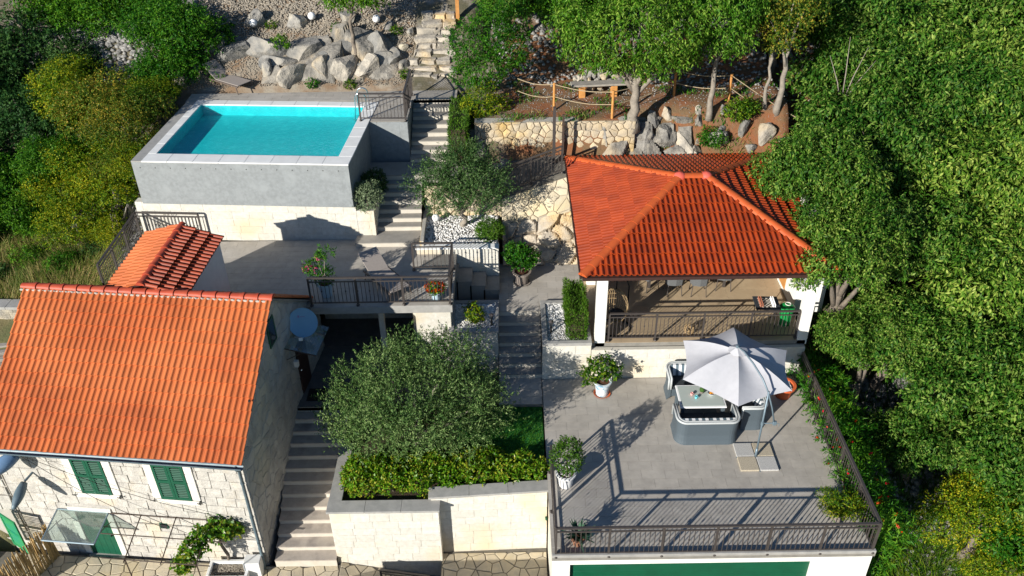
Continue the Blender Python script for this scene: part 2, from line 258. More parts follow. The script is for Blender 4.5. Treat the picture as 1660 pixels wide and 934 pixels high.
class MB:
    """collects boxes, tubes, lathes and prisms into one mesh"""
    def __init__(s): s.v = []; s.f = []; s.mi = []; s.cur = 0
    def add(s, vs, fs):
        b = len(s.v); s.v += [tuple(x) for x in vs]; s.f += [tuple(i+b for i in f) for f in fs]; s.mi += [s.cur]*len(fs); return s
    def box(s, x0, x1, y0, y1, z0, z1):
        vs = [(x0,y0,z0),(x1,y0,z0),(x1,y1,z0),(x0,y1,z0),(x0,y0,z1),(x1,y0,z1),(x1,y1,z1),(x0,y1,z1)]
        return s.add(vs, [(3,2,1,0),(4,5,6,7),(0,1,5,4),(1,2,6,5),(2,3,7,6),(3,0,4,7)])
    def hexa(s, vs):
        return s.add(vs, [(3,2,1,0),(4,5,6,7),(0,1,5,4),(1,2,6,5),(2,3,7,6),(3,0,4,7)])
    def prism(s, poly, z0, z1):
        """poly: counter-clockwise xy list; z0, z1 numbers or lists"""
        n = len(poly); a = z0 if isinstance(z0, (list, tuple)) else [z0]*n; b = z1 if isinstance(z1, (list, tuple)) else [z1]*n
        vs = [(p[0],p[1],a[i]) for i, p in enumerate(poly)] + [(p[0],p[1],b[i]) for i, p in enumerate(poly)]
        return s.add(vs, [tuple(range(n-1,-1,-1)), tuple(range(n, 2*n))] + [(i, (i+1)%n, (i+1)%n+n, i+n) for i in range(n)])
    def tube(s, path, r, n=8, caps=True, closed=False):
        P = [Vector(p) for p in path]; k = len(P); rr = r if isinstance(r, (list, tuple)) else [r]*k
        vs = []; prev = None
        for i in range(k):
            if closed: t = (P[(i+1)%k]-P[i-1])
            else: t = P[min(i+1,k-1)]-P[max(i-1,0)]
            t = t.normalized() if t.length > 1e-9 else Vector((0,0,1))
            if prev is None:
                a = Vector((0,0,1)) if abs(t.z) < 0.9 else Vector((1,0,0)); u = t.cross(a).normalized()
            else:
                u = prev - t*prev.dot(t); u = u.normalized() if u.length > 1e-6 else t.orthogonal().normalized()
            prev = u; q = t.cross(u)
            for j in range(n):
                an = 2*math.pi*j/n; vs.append(P[i] + (u*math.cos(an)+q*math.sin(an))*rr[i])
        fs = []
        for i in range(k if closed else k-1):
            for j in range(n):
                a = i*n+j; b = i*n+(j+1)%n; i2 = (i+1)%k
                fs.append((a, b, i2*n+(j+1)%n, i2*n+j))
        if caps and not closed: fs += [tuple(range(n-1,-1,-1)), tuple((k-1)*n+j for j in range(n))]
        return s.add(vs, fs)
    def lathe(s, prof, n=24, c=(0,0,0), caps=(False, False)):
        vs = []; fs = []
        for r, z in prof:
            for j in range(n): a = 2*math.pi*j/n; vs.append((c[0]+r*math.cos(a), c[1]+r*math.sin(a), c[2]+z))
        for i in range(len(prof)-1):
            for j in range(n): fs.append((i*n+j, i*n+(j+1)%n, (i+1)*n+(j+1)%n, (i+1)*n+j))
        if caps[0]: fs.append(tuple(range(n-1,-1,-1)))
        if caps[1]: fs.append(tuple((len(prof)-1)*n+j for j in range(n)))
        return s.add(vs, fs)
    def ball(s, c, r, n=14, sq=(1,1,1)):
        k = n//2; prof = [(max(1e-4, math.sin(math.pi*i/k))*r, -math.cos(math.pi*i/k)*r) for i in range(k+1)]
        b = len(s.v); s.lathe(prof, n, (0,0,0))
        for i in range(b, len(s.v)): x, y, z = s.v[i]; s.v[i] = (c[0]+x*sq[0], c[1]+y*sq[1], c[2]+z*sq[2])
        return s
    def mesh(s, name, smooth=False, bevel=0.0):
        me = bpy.data.meshes.new(name); me.from_pydata(s.v, [], s.f)
        if any(s.mi): me.polygons.foreach_set('material_index', s.mi)
        if bevel:
            bm = bmesh.new(); bm.from_mesh(me); bmesh.ops.bevel(bm, geom=bm.edges[:], offset=bevel, segments=1, affect='EDGES', profile=0.5); bm.to_mesh(me); bm.free()
        if smooth: me.polygons.foreach_set('use_smooth', [True]*len(me.polygons))
        me.update(); return me
    def build(s, name, m, parent=None, smooth=False, bevel=0.0, **k):
        return link(name, s.mesh(name, smooth, bevel), m, parent, **k)
def bx(*a): return MB().box(*a)
def smooth_by_angle(me, ang=40):
    try: me.set_sharp_from_angle(angle=R(ang)); me.polygons.foreach_set('use_smooth', [True]*len(me.polygons))
    except Exception: pass

_unit = {}
def unit_block(m, key='block', bev=0.035, rough=0.0, seed=0):
    """unit cube (-.5...5) with worn edges, shared by alike blocks and scaled per object"""
    k = (m.name, key, seed)
    if k not in _unit:
        b = bx(-.5,.5,-.5,.5,-.5,.5); me = b.mesh(key, bevel=bev)
        if rough:
            rr = random.Random(seed)
            for v in me.vertices: v.co += Vector((rr.uniform(-rough,rough), rr.uniform(-rough,rough)*1.5, rr.uniform(-rough,rough)))
        me.materials.append(m); _unit[k] = me
    return _unit[k]

def ashlar(parent, W, H, rowh, wmin, wmax, m, depth=0.06, gap=0.012, x0=0.0, z0=0.0, holes=(), seed=1, name='stone_block', y=0.0, rough=0.03, top=None, proud=0.006):
    """rows of cut blocks on the local xz plane facing -y; holes are (x0,x1,z0,z1); top(x) cuts the head of the wall"""
    rr = random.Random(seed); z = z0
    while z < z0+H-0.05:
        h = min(rowh*rr.uniform(0.88,1.12), z0+H-z)
        if z0+H-(z+h) < rowh*0.35: h = z0+H-z
        x = x0 - rr.uniform(0, wmax*0.5)
        while x < x0+W-0.02:
            ww = rr.uniform(wmin, wmax); xa, xb = max(x, x0), min(x+ww, x0+W); x += ww
            spans = [(xa, xb)]
            for a, b, c, d in holes:
                if z+h*0.5 > c and z+h*0.5 < d:
                    new = []
                    for p, q in spans:
                        if q <= a or p >= b: new.append((p, q)); continue
                        if p < a: new.append((p, a))
                        if q > b: new.append((b, q))
                    spans = new
            for p, q in spans:
                if q-p < 0.05: continue
                hh = h
                if top is not None:
                    lim = min(top(p), top(q))
                    if z >= lim-0.04: continue
                    hh = min(h, lim-z)
                o = link(name, unit_block(m, name, 0.03, rough, rr.randint(0,3)), None, parent)
                o.location = ((p+q)/2, y - rr.uniform(0,proud), z+hh/2); o.scale = (q-p-gap, depth, hh-gap)
        z += h

def clip_poly(poly, px, py, nx, ny):
    """keep the side where (p-(px,py)).n <= 0"""
    out = []; n = len(poly)
    for i in range(n):
        a = poly[i]; b = poly[(i+1)%n]; da = (a[0]-px)*nx+(a[1]-py)*ny; db = (b[0]-px)*nx+(b[1]-py)*ny
        if da <= 0: out.append(a)
        if (da < 0 < db) or (db < 0 < da): t = da/(da-db); out.append((a[0]+(b[0]-a[0])*t, a[1]+(b[1]-a[1])*t))
    return out
def voronoi(bound, size, seed=1, gap=0.02):
    """irregular flat stones filling a convex polygon (metres)"""
    rr = random.Random(seed); xs = [p[0] for p in bound]; ys = [p[1] for p in bound]
    pts = []; x = min(xs)
    ny = max(1, round((max(ys)-min(ys))/size)); nx = max(1, round((max(xs)-min(xs))/size))
    for i in range(-1, nx+1):
        for j in range(-1, ny+1):
            pts.append((min(xs)+(i+.5+rr.uniform(-.42,.42)+(j%2)*.4)*size, min(ys)+(j+.5+rr.uniform(-.42,.42))*size))
    out = []
    for k, p in enumerate(pts):
        poly = list(bound)
        for q in pts:
            if q is p: continue
            dx, dy = q[0]-p[0], q[1]-p[1]; d = math.hypot(dx, dy)
            if d > size*3.2: continue
            ux, uy = dx/d, dy/d; h = d/2-gap/2
            poly = clip_poly(poly, p[0]+ux*h, p[1]+uy*h, ux, uy)
            if len(poly) < 3: break
        if len(poly) >= 3:
            ar = 0.5*abs(sum(poly[i][0]*poly[(i+1)%len(poly)][1]-poly[(i+1)%len(poly)][0]*poly[i][1] for i in range(len(poly))))
            if ar > size*size*0.06: out.append(poly)
    return out
def flagstones(parent, cells, frame, m, h=0.03, name='flagstone', bulge=0.0, seed=1, var=0.012):
    """each polygon becomes a stone with chamfered edge; frame(u, v, height) -> local point"""
    rr = random.Random(seed)
    for poly in cells:
        cx = sum(p[0] for p in poly)/len(poly); cy = sum(p[1] for p in poly)/len(poly); n = len(poly); hh = h+rr.uniform(-var, var)
        ins = lambda k: [(cx+(p[0]-cx)*k+0*rr.random(), cy+(p[1]-cy)*k) for p in poly]
        r1 = ins(1.0); r2 = ins(0.90); tl = (rr.uniform(-1,1)*var, rr.uniform(-1,1)*var)
        f = [Vector(frame(x, y, -0.02)) for x, y in r1] + [Vector(frame(x, y, hh*0.7)) for x, y in r1] + [Vector(frame(x, y, hh+bulge*0.6+(x-cx)*tl[0]*3+(y-cy)*tl[1]*3)) for x, y in r2] + [Vector(frame(cx, cy, hh+bulge))]
        fs = [(i, (i+1)%n, (i+1)%n+n, i+n) for i in range(n)] + [(i+n, (i+1)%n+n, (i+1)%n+2*n, i+2*n) for i in range(n)] + [(i+2*n, (i+1)%n+2*n, 3*n) for i in range(n)]
        MB().add(f, fs).build(name, m, parent)

def tile_floor(parent, x0, x1, y0, y1, z, tw, th, m, seed=1, gap=0.006, thick=0.02, name='floor_tile', keep=None):
    """running-bond floor tiles; parts of a floor"""
    rr = random.Random(seed); y = y0; row = 0
    while y < y1-0.02:
        ya, yb = y, min(y+th, y1); x = x0-(tw*0.5 if row%2 else 0.0)
        while x < x1-0.02:
            xa, xb = max(x, x0), min(x+tw, x1); x += tw
            if xb-xa < 0.03: continue
            if keep and not keep((xa+xb)/2, (ya+yb)/2): continue
            o = link(name, unit_block(m, name, 0.004), None, parent)
            o.location = ((xa+xb)/2, (ya+yb)/2, z-thick/2+rr.uniform(0,0.0015)); o.scale = (xb-xa-gap, yb-ya-gap, thick)
        y += th; row += 1

# ---------------------------------------------------------------- vegetation helpers
def quads_mesh(name, V, m):
    """V: (n,4,3) array of leaf quads"""
    n = len(V); me = bpy.data.meshes.new(name)
    me.vertices.add(4*n); me.vertices.foreach_set('co', V.reshape(-1).astype(np.float32))
    me.loops.add(4*n); me.loops.foreach_set('vertex_index', np.arange(4*n, dtype=np.int32))
    me.polygons.add(n); me.polygons.foreach_set('loop_start', np.arange(0, 4*n, 4, dtype=np.int32))
    me.update(calc_edges=True); me.materials.append(m); return me
def unit(a): return a/np.maximum(np.linalg.norm(a, axis=-1, keepdims=True), 1e-9)
def leaf_quads(P, D, N, L, W, curl=0.25):
    S = unit(np.cross(D, N)); L = L[:,None]; W = W[:,None]
    up = unit(np.cross(S, D))
    V = np.stack([P, P+D*L*0.45+S*W*0.5, P+D*L-up*L*curl, P+D*L*0.45-S*W*0.5], 1)
    return V
def sph(g, n): return unit(g.normal(size=(n,3)))
def lump(u, seed, f=2.3):
    """cheap uneven outline for a direction field"""
    k = np.array([[1.3,2.1,0.7],[2.9,-1.7,1.9],[-2.2,1.1,3.1],[4.1,3.3,-2.7]])*f/2
    return sum(np.sin(u@k[i]+seed*1.7+i) for i in range(4))/4
def foliage(seed, blobs, n, L=0.10, W=0.045, droop=0.6, out=0.8, jit=0.6, per=7, Ls=0.25, shell=0.5, lumpy=0.22, face=0.6, cull=True, updir=0.0, alt=0.9, top=0.0):
    """twigs spread through the shell of every blob (x,y,z,rx,ry,rz), each carrying `per` leaves"""
    g = np.random.default_rng(seed); out_V = []
    B = np.array([b[:6] for b in blobs], float); area = (B[:,3]*B[:,4]+B[:,4]*B[:,5]+B[:,3]*B[:,5]); area = area/area.sum()
    for bi, b in enumerate(B):
        k = max(8, int(n*area[bi]/per)); u = sph(g, k)
        if top: u[:,2] = np.where((u[:,2] < 0) & (g.random(k) < top), -u[:,2], u[:,2])
        rad = (1-(1-shell)*g.random(k)**1.5)*(1+lumpy*lump(u, seed+bi))
        p = b[:3]+u*rad[:,None]*b[3:6]
        if cull and len(B) > 1:
            keep = np.ones(k, bool)
            for bj, c in enumerate(B):
                if bj == bi: continue
                q = (p-c[:3])/c[3:6]; keep &= (q*q).sum(1) > 0.42
            p = p[keep]; u = u[keep]; k = len(p)
            if k == 0: continue
        d = unit(u*out+g.normal(size=(k,3))*jit+np.array([0,0,updir-droop]))
        t = g.random((k,per)); base = p[:,None,:]+d[:,None,:]*(t*Ls)[:,:,None]
        side = unit(np.cross(d, g.normal(size=(k,3))))
        sg = np.where(g.random((k,per)) < 0.5, -1, 1)[:,:,None]
        ld = unit(d[:,None,:]*0.7+side[:,None,:]*sg*alt+g.normal(size=(k,per,3))*0.35+np.array([0,0,-droop*0.6+updir*0.4]))
        nn = unit(u[:,None,:]*face+g.normal(size=(k,per,3))*0.5+np.array([0,0,0.5]))
        m = k*per
        out_V.append(leaf_quads(base.reshape(m,3), ld.reshape(m,3), nn.reshape(m,3), L*(0.7+0.6*g.random(m)), W*(0.75+0.5*g.random(m))))
    return np.concatenate(out_V)
def trunk_mesh(seed, base, r0, targets, fork=0.45, name='trunk', wob=0.08, lean=None, nseg=6):
    """tapered trunk up to a fork, then limbs to the targets"""
    rr = random.Random(seed); b = MB(); base = Vector(base)
    c = sum((Vector(t) for t in targets), Vector())/len(targets)
    f = base.lerp(c, fork); 
    if lean: f += Vector(lean)
    path = []
    for i in range(nseg+1):
        t = i/nseg; p = base.lerp(f, t)+Vector((rr.uniform(-wob,wob), rr.uniform(-wob,wob), 0))*(1 if 0 < i < nseg else 0); path.append(p)
    b.tube([base-Vector((0,0,0.3))]+path, [r0*1.5]+[r0*(1.25-0.55*(i/nseg)**0.6) for i in range(nseg+1)], 10)
    for t in targets:
        t = Vector(t); a = path[rr.randint(max(1,nseg-2), nseg)]; mid = a.lerp(t, 0.5)+Vector((rr.uniform(-.2,.2), rr.uniform(-.2,.2), 0.12))*(t-a).length*0.35
        b.tube([a, a.lerp(mid,0.5), mid, mid.lerp(t,0.6), t], [r0*0.6, r0*0.48, r0*0.36, r0*0.22, r0*0.08], 7)
    return b.mesh(name, smooth=True)
def tree(name, label, loc, blobs, n, m, seed, r0=0.14, bark='bark', group=None, cat='tree', fork=0.5, rz=0.0, lean=None, **kw):
    """blobs are local to the tree's base"""
    t = thing(name, label, cat, loc, rz, group)
    link('trunk', trunk_mesh(seed, (0,0,0), r0, [(b[0],b[1],b[2]) for b in blobs], fork, lean=lean), M[bark], t)
    link('crown', quads_mesh('crown', foliage(seed, blobs, n, **kw), m), None, t)
    return t
def ellblobs(seed, c, r, k, br, flat=0.75):
    """k lumps over an ellipsoid (centre c, radii r)"""
    g = np.random.default_rng(seed); out = [(c[0],c[1],c[2],r[0]*0.52,r[1]*0.52,r[2]*0.6)]
    for i in range(k):
        u = sph(g,1)[0]; u[2] = abs(u[2])*1.0-0.25
        s = br*g.uniform(0.6,1.3); k_ = g.uniform(0.62,0.92); out.append((c[0]+u[0]*r[0]*k_, c[1]+u[1]*r[1]*k_, c[2]+u[2]*r[2]*k_, s, s, s*flat))
    return out
def bush(name, label, loc, blobs, n, m, seed, group=None, cat='shrub', stem=True, **kw):
    t = thing(name, label, cat, loc, 0, group)
    link('foliage', quads_mesh('foliage', foliage(seed, blobs, n, **kw), m), None, t)
    if stem:
        b = MB(); rr = random.Random(seed)
        for q in blobs[:4]: b.tube([(rr.uniform(-.05,.05),rr.uniform(-.05,.05),-0.05), (q[0]*0.5,q[1]*0.5,q[2]*0.5), (q[0],q[1],q[2])], [0.025,0.02,0.008], 6)
        b.build('stem', M['bark'], t)
    return t
def blades(seed, pts, L, W, spread=0.5, curl=0.5, up=1.0):
    g = np.random.default_rng(seed); n = len(pts); a = g.random(n)*6.283
    D = unit(np.stack([np.cos(a)*spread*g.random(n), np.sin(a)*spread*g.random(n), np.full(n, up)],1)); N = unit(g.normal(size=(n,3))+np.array([0,-0.5,0.2]))
    return leaf_quads(np.asarray(pts), D, N, L*(0.5+0.8*g.random(n)), np.full(n, W), curl)

def boulder_mesh(seed, sub=3, cuts=9, rough=0.07, name='boulder'):
    rr = random.Random(seed); bm = bmesh.new(); bmesh.ops.create_icosphere(bm, subdivisions=sub, radius=1.0)
    planes = [(Vector((rr.gauss(0,1), rr.gauss(0,1), rr.gauss(0,0.8))).normalized(), rr.uniform(0.38,0.75)) for _ in range(cuts+4)]
    for v in bm.verts:
        for n, d in planes:
            k = v.co.dot(n)-d
            if k > 0: v.co -= n*k*0.92
        v.co += v.co.normalized()*rough*(mnoise.noise(v.co*2.1+Vector((seed,0,0)))*1.2+mnoise.noise(v.co*5.3+Vector((0,seed,0)))*0.5)
    me = bpy.data.meshes.new(name); bm.to_mesh(me); bm.free(); return me
_bm = {}
def boulder_data(k, m):
    key = (k, m.name)
    if key not in _bm: me = boulder_mesh(k); me.materials.append(m); _bm[key] = me
    return _bm[key]
def pebbles(seed, pts, r, m, name, flat=0.6):
    """many little stones as one mesh"""
    g = np.random.default_rng(seed); n = len(pts)
    base = np.array([[1,0,0],[0,1,0],[-1,0,0],[0,-1,0],[0.3,0.2,1],[0.1,-0.2,-1]], float)
    a = g.random(n)*6.283; ca, sa = np.cos(a), np.sin(a); Rm = np.zeros((n,3,3)); Rm[:,0,0]=ca; Rm[:,0,1]=-sa; Rm[:,1,0]=sa; Rm[:,1,1]=ca; Rm[:,2,2]=1
    s = r*(0.55+0.9*g.random((n,1,1))**1.5)*np.stack([0.8+0.5*g.random(n), 0.7+0.4*g.random(n), np.full(n, flat)],1)[:,None,:]
    V = (base[None]*(1+0.35*(g.random((n,6,1))-0.5)))*s
    V = np.einsum('nij,nkj->nki', Rm, V)+np.asarray(pts)[:,None,:]
    tri = np.array([[0,1,4],[1,2,4],[2,3,4],[3,0,4],[1,0,5],[2,1,5],[3,2,5],[0,3,5]])
    F = (tri[None]+6*np.arange(n)[:,None,None]).reshape(-1)
    me = bpy.data.meshes.new(name); me.vertices.add(6*n); me.vertices.foreach_set('co', V.reshape(-1).astype(np.float32))
    me.loops.add(len(F)); me.loops.foreach_set('vertex_index', F.astype(np.int32)); me.polygons.add(8*n); me.polygons.foreach_set('loop_start', np.arange(0, 24*n, 3, dtype=np.int32))
    me.update(calc_edges=True); me.materials.append(m); return me

def outcrop_mesh(seed, W, D, frame, cell=0.7, res=0.07, amp=0.35, crack=0.14, env=None, name='outcrop', tilt=0.5):
    """fractured rock: tilted plateaus of irregular cells with cracks between; frame(u, v, height) -> point"""
    rr = random.Random(seed); g = np.random.default_rng(seed); nx, ny = int(W/cell)+3, int(D/cell)+3
    P = np.array([((i-1+rr.uniform(0.05,0.95))*cell, (j-1+rr.uniform(0.05,0.95))*cell*0.9) for i in range(nx) for j in range(ny)]); Hh = g.uniform(0.25,1.0,len(P)); T = g.uniform(-tilt,tilt,(len(P),2))
    nu, nv = int(W/res)+1, int(D/res)+1; vs = []
    for j in range(nv):
        for i in range(nu):
            u, v = i*res, j*res; wu = u+0.16*mnoise.noise(Vector((u*1.6,v*1.6,seed))); wv = v+0.16*mnoise.noise(Vector((u*1.6,v*1.6,seed+5)))
            d = np.hypot(P[:,0]-wu, P[:,1]-wv); k = np.argpartition(d, 1)[:2]; k = k[np.argsort(d[k])]; e = (d[k[1]]-d[k[0]])
            h = amp*Hh[k[0]]+T[k[0],0]*(u-P[k[0],0])+T[k[0],1]*(v-P[k[0],1]); h -= amp*0.9*max(0, 1-e/crack)**1.5
            h += 0.05*mnoise.noise(Vector((u*3,v*3,seed)))+0.025*mnoise.noise(Vector((u*8,v*8,seed)))
            if env: h = h*env(u/W, v/D)-(1-env(u/W, v/D))*0.25
            vs.append(frame(u, v, h))
    fs = [(j*nu+i, j*nu+i+1, (j+1)*nu+i+1, (j+1)*nu+i) for j in range(nv-1) for i in range(nu-1)]
    return MB().add(vs, fs).mesh(name)
# ---------------------------------------------------------------- terrain
HY = [-40, 0, 8, 13, 15, 16, 18, 20, 24, 27, 29, 31, 34, 36, 45, 60, 100, 220]
HZ = [-9, -3.5, -1.4, 0.2, 0.5, 1.0, 2.0, 2.9, 4.3, 6.3, 7.6, 8.1, 9.8, 10.6, 13, 17, 27, 50]
CAPS = [(-14.6,0.9,-5,15.8,-0.2), (-14,-6.2,14.8,22.6,0.2), (-6.8,-4.6,14.8,19.0,0.3), (-6.6,-1.7,18.5,23.8,2.8), (-5.0,0.9,15.0,19.0,2.3), (0.6,8.7,13.0,20.1,-0.4),
        (-0.8,2.7,18.5,24.6,2.7), (-2.0,-0.2,20.3,23.0,2.7), (1.9,9.0,19.8,26.9,3.95), (-12.6,-1.6,17.5,24.9,4.2), (-12.3,-4.6,24.2,30.7,6.0), (-4.8,-1.8,24.0,30.2,4.9), (-3.1,-0.2,23.4,25.6,4.9), (-0.7,2.2,23.9,26.6,3.9)]
def hz(x, y):
    z = float(np.interp(y, HY, HZ))
    if x < -12.4: z = z*(1-min(1,(-12.4-x)/2))+min(1,(-12.4-x)/2)*float(np.interp(y, [-40,8,14,18,22,25,28,31,34,40,220], [-9,-1.5,0.6,2.4,3.6,4.1,4.8,6.8,8.8,11,48]))
    if x > 8.8:
        k = min(1, (x-8.8)/1.5); z = z*(1-k)+k*float(np.interp(y, [-40,8,13,16,20,24,28,31,36,220], [-9,-2,-0.8,0.2,2.0,4.0,6.0,7.4,9.6,48]))
    if -1.2 < x < 9.8 and y > 26.9:
        ye = 27.5 if x < 4.2 else 28.3; zp = 7.85+0.09*(y-27.2)+max(0, y-31)*0.2
        z = min(z, 6.1) if (y < ye and x < 4.2) else (zp if y >= ye else 5.9+(y-26.9)/(ye-26.9)*1.95)
    z += 0.10*mnoise.noise(Vector((x*0.5, y*0.5, 0)))+0.05*mnoise.noise(Vector((x*1.7, y*1.7, 3)))
    for a, b, c, d, zc in CAPS:
        if a < x < b and c < y < d: z = min(z, zc)
    return z
def terrain():
    gx = np.concatenate([np.array([-220,-120,-70,-45,-32]), np.arange(-26, 24.01, 0.25), np.array([30,42,65,110,220])])
    gy = np.concatenate([np.array([-40,-20,-5,4]), np.arange(9, 40.01, 0.25), np.array([43,48,56,70,100,150,220])])
    nx, ny = len(gx), len(gy); V = np.zeros((ny,nx,3)); col = np.zeros((ny,nx,4)); col[...,3] = 1
    for j, y in enumerate(gy):
        for i, x in enumerate(gx):
            V[j,i] = (x, y, hz(x, y))
            n = mnoise.noise(Vector((x*0.6, y*0.6, 7)))*0.35
            red = min(1, max(0, (x+0.8)*1.2))*min(1, max(0, (y-25.5)*1.0)); red = min(1, max(0, red*(1-max(0,(y-33)*0.3))+n*red))
            gr = (1 if x < -12.6 and y < 28.5 else 0)*min(1, 0.8+n)+(0.7 if x > 8.9 and y < 24 else 0)
            gv = (1 if (-12.5 < x < -3.6 and 29.9 < y < 36) else 0)
            col[j,i,:3] = (red, min(1,gr), gv)
    idx = np.arange(nx*ny).reshape(ny,nx)
    F = np.stack([idx[:-1,:-1], idx[:-1,1:], idx[1:,1:], idx[1:,:-1]], -1).reshape(-1,4)
    me = bpy.data.meshes.new('ground'); me.vertices.add(nx*ny); me.vertices.foreach_set('co', V.reshape(-1).astype(np.float32))
    me.loops.add(len(F)*4); me.loops.foreach_set('vertex_index', F.reshape(-1).astype(np.int32)); me.polygons.add(len(F)); me.polygons.foreach_set('loop_start', np.arange(0,len(F)*4,4,dtype=np.int32)); me.polygons.foreach_set('use_smooth', [True]*len(F))
    me.update(calc_edges=True); ca = me.color_attributes.new('zone', 'FLOAT_COLOR', 'POINT'); ca.data.foreach_set('color', col.reshape(-1).astype(np.float32))
    return struct('ground', me, M['ground'], 'stony hillside ground with reddish soil and dry litter')
terrain()

# ---------------------------------------------------------------- roofs
def roll_tile(m, w, l, name='roof_tile', h=0.055, lift=0.06):
    """double-roll interlocking tile, x across (0..w), y up the slope (0..l)"""
    key = (m.name, 'tile', round(w,3), round(l,3))
    if m.name.startswith('orange'): h, lift = 0.042, 0.048
    if key in _unit: return _unit[key]
    xs = []; n = 14
    for i in range(n+1):
        t = i/n; u = (t*2)%1.0 if i < n else 0.0
        z = h*math.sin(math.pi*min(1, u/0.62))**0.8 if 0 < u < 0.62 else 0.0
        xs.append((t*w*0.995, z+0.004))
    vs = []
    for y, dz in ((-0.02, lift), (l+0.03, 0.0)): vs += [(x, y, z+dz) for x, z in xs]
    vs += [(x, -0.02, z+lift-0.04) for x, z in xs]
    k = n+1; fs = [(i, i+1, k+i+1, k+i) for i in range(n)] + [(2*k+i, 2*k+i+1, i+1, i) for i in range(n)] + [(0, k, 2*k), (n, 2*k+n, k+n)]
    me = MB().add(vs, fs).mesh(name); me.materials.append(m); _unit[key] = me; return me
def slope_tiles(parent, org, right, up, poly, w, l, m, limit=10**9, name='roof_tile', x0=0.0):
    """tiles on a roof plane; poly in (u, v) metres, convex, ccw; tiles crossing its edges are cut"""
    right = Vector(right).normalized(); up = Vector(up).normalized(); nrm = right.cross(up); org = Vector(org)
    us = [p[0] for p in poly]; vv = [p[1] for p in poly]; cnt = 0; rest = MB(); v = 0.0
    base = roll_tile(m, w, l, name)
    edges = [((poly[i][0],poly[i][1]), (poly[(i+1)%len(poly)][0], poly[(i+1)%len(poly)][1])) for i in range(len(poly))]
    while v < max(vv)-0.02:
        u = math.floor((min(us)-x0)/w)*w+x0
        while u < max(us)-0.01:
            cs = [(u+0.01,v+0.01),(u+w-0.01,v+0.01),(u+w-0.01,v+l-0.01),(u+0.01,v+l-0.01)]; cut = []; dead = False
            for (a, b) in edges:
                ex, ey = b[0]-a[0], b[1]-a[1]; ln = math.hypot(ex, ey); nx, ny = ey/ln, -ex/ln
                ds = [(c[0]-a[0])*nx+(c[1]-a[1])*ny for c in cs]
                if min(ds) > -0.02: dead = True
                elif max(ds) > 0.012: cut.append((a, nx, ny))
            if not dead:
                mtx = Matrix.Translation(org+right*u+up*v+nrm*rnd.uniform(0,0.006)+up*rnd.uniform(-0.006,0.006)) @ Matrix((right, up, nrm)).transposed().to_4x4() @ Matrix.Rotation(R(rnd.uniform(-0.3,0.3)),4,'Z') @ Matrix.Rotation(R(rnd.uniform(-0.2,0.2)),4,'X')
                me = base
                if cut:
                    bm = bmesh.new(); bm.from_mesh(base)
                    for a, nx, ny in cut:
                        bmesh.ops.bisect_plane(bm, geom=bm.verts[:]+bm.edges[:]+bm.faces[:], plane_co=(a[0]-u, a[1]-v, 0), plane_no=(nx, ny, 0), clear_outer=True)
                    me = bpy.data.meshes.new(name); bm.to_mesh(me); bm.free(); me.materials.append(m)
                if len(me.vertices):
                    if cnt < limit: link(name, me, None, parent, mtx=mtx); cnt += 1
                    else: rest.add([mtx @ x.co for x in me.vertices], [tuple(p.vertices) for p in me.polygons])
            u += w
        v += l
    if rest.v: rest.build('far_roof_tile', m, parent)['kind'] = 'stuff'
    return cnt
def cap_line(parent, p0, p1, m, L=0.38, r=0.12, name='ridge_tile', taper=0.85, squash=0.75, collar=True):
    """half-round ridge or hip caps, each overlapping the next"""
    p0, p1 = Vector(p0), Vector(p1); n = max(1, round((p1-p0).length/L)); d = (p1-p0)/n; t = d.normalized()
    side = Vector((t.y, -t.x, 0)).normalized(); up = side.cross(t); key = (m.name, 'cap', round(d.length,3), round(r,3), collar)
    if key not in _unit:
        b = MB(); k = 8; ln = d.length
        rows = [(-0.02, r*1.14), (0.05, r*1.14), (0.051, r), (ln+0.03, r*taper)] if collar else [(-0.02, r*1.02), (ln+0.04, r*taper)]
        vs = []
        for y, rad in rows:
            for i in range(k+1): a = math.pi*i/k; vs.append((math.cos(a)*rad, y, math.sin(a)*rad*squash))
        fs = [(j*(k+1)+i, (j+1)*(k+1)+i, (j+1)*(k+1)+i+1, j*(k+1)+i+1) for j in range(len(rows)-1) for i in range(k)]+[tuple(range(k+1))]
        me = b.add(vs, fs).mesh(name); me.materials.append(m); smooth_by_angle(me, 35); _unit[key] = me
    for i in range(n):
        mtx = Matrix.Translation(p0+d*i) @ Matrix((side, t, up)).transposed().to_4x4()
        link(name, _unit[key], None, parent, mtx=mtx)

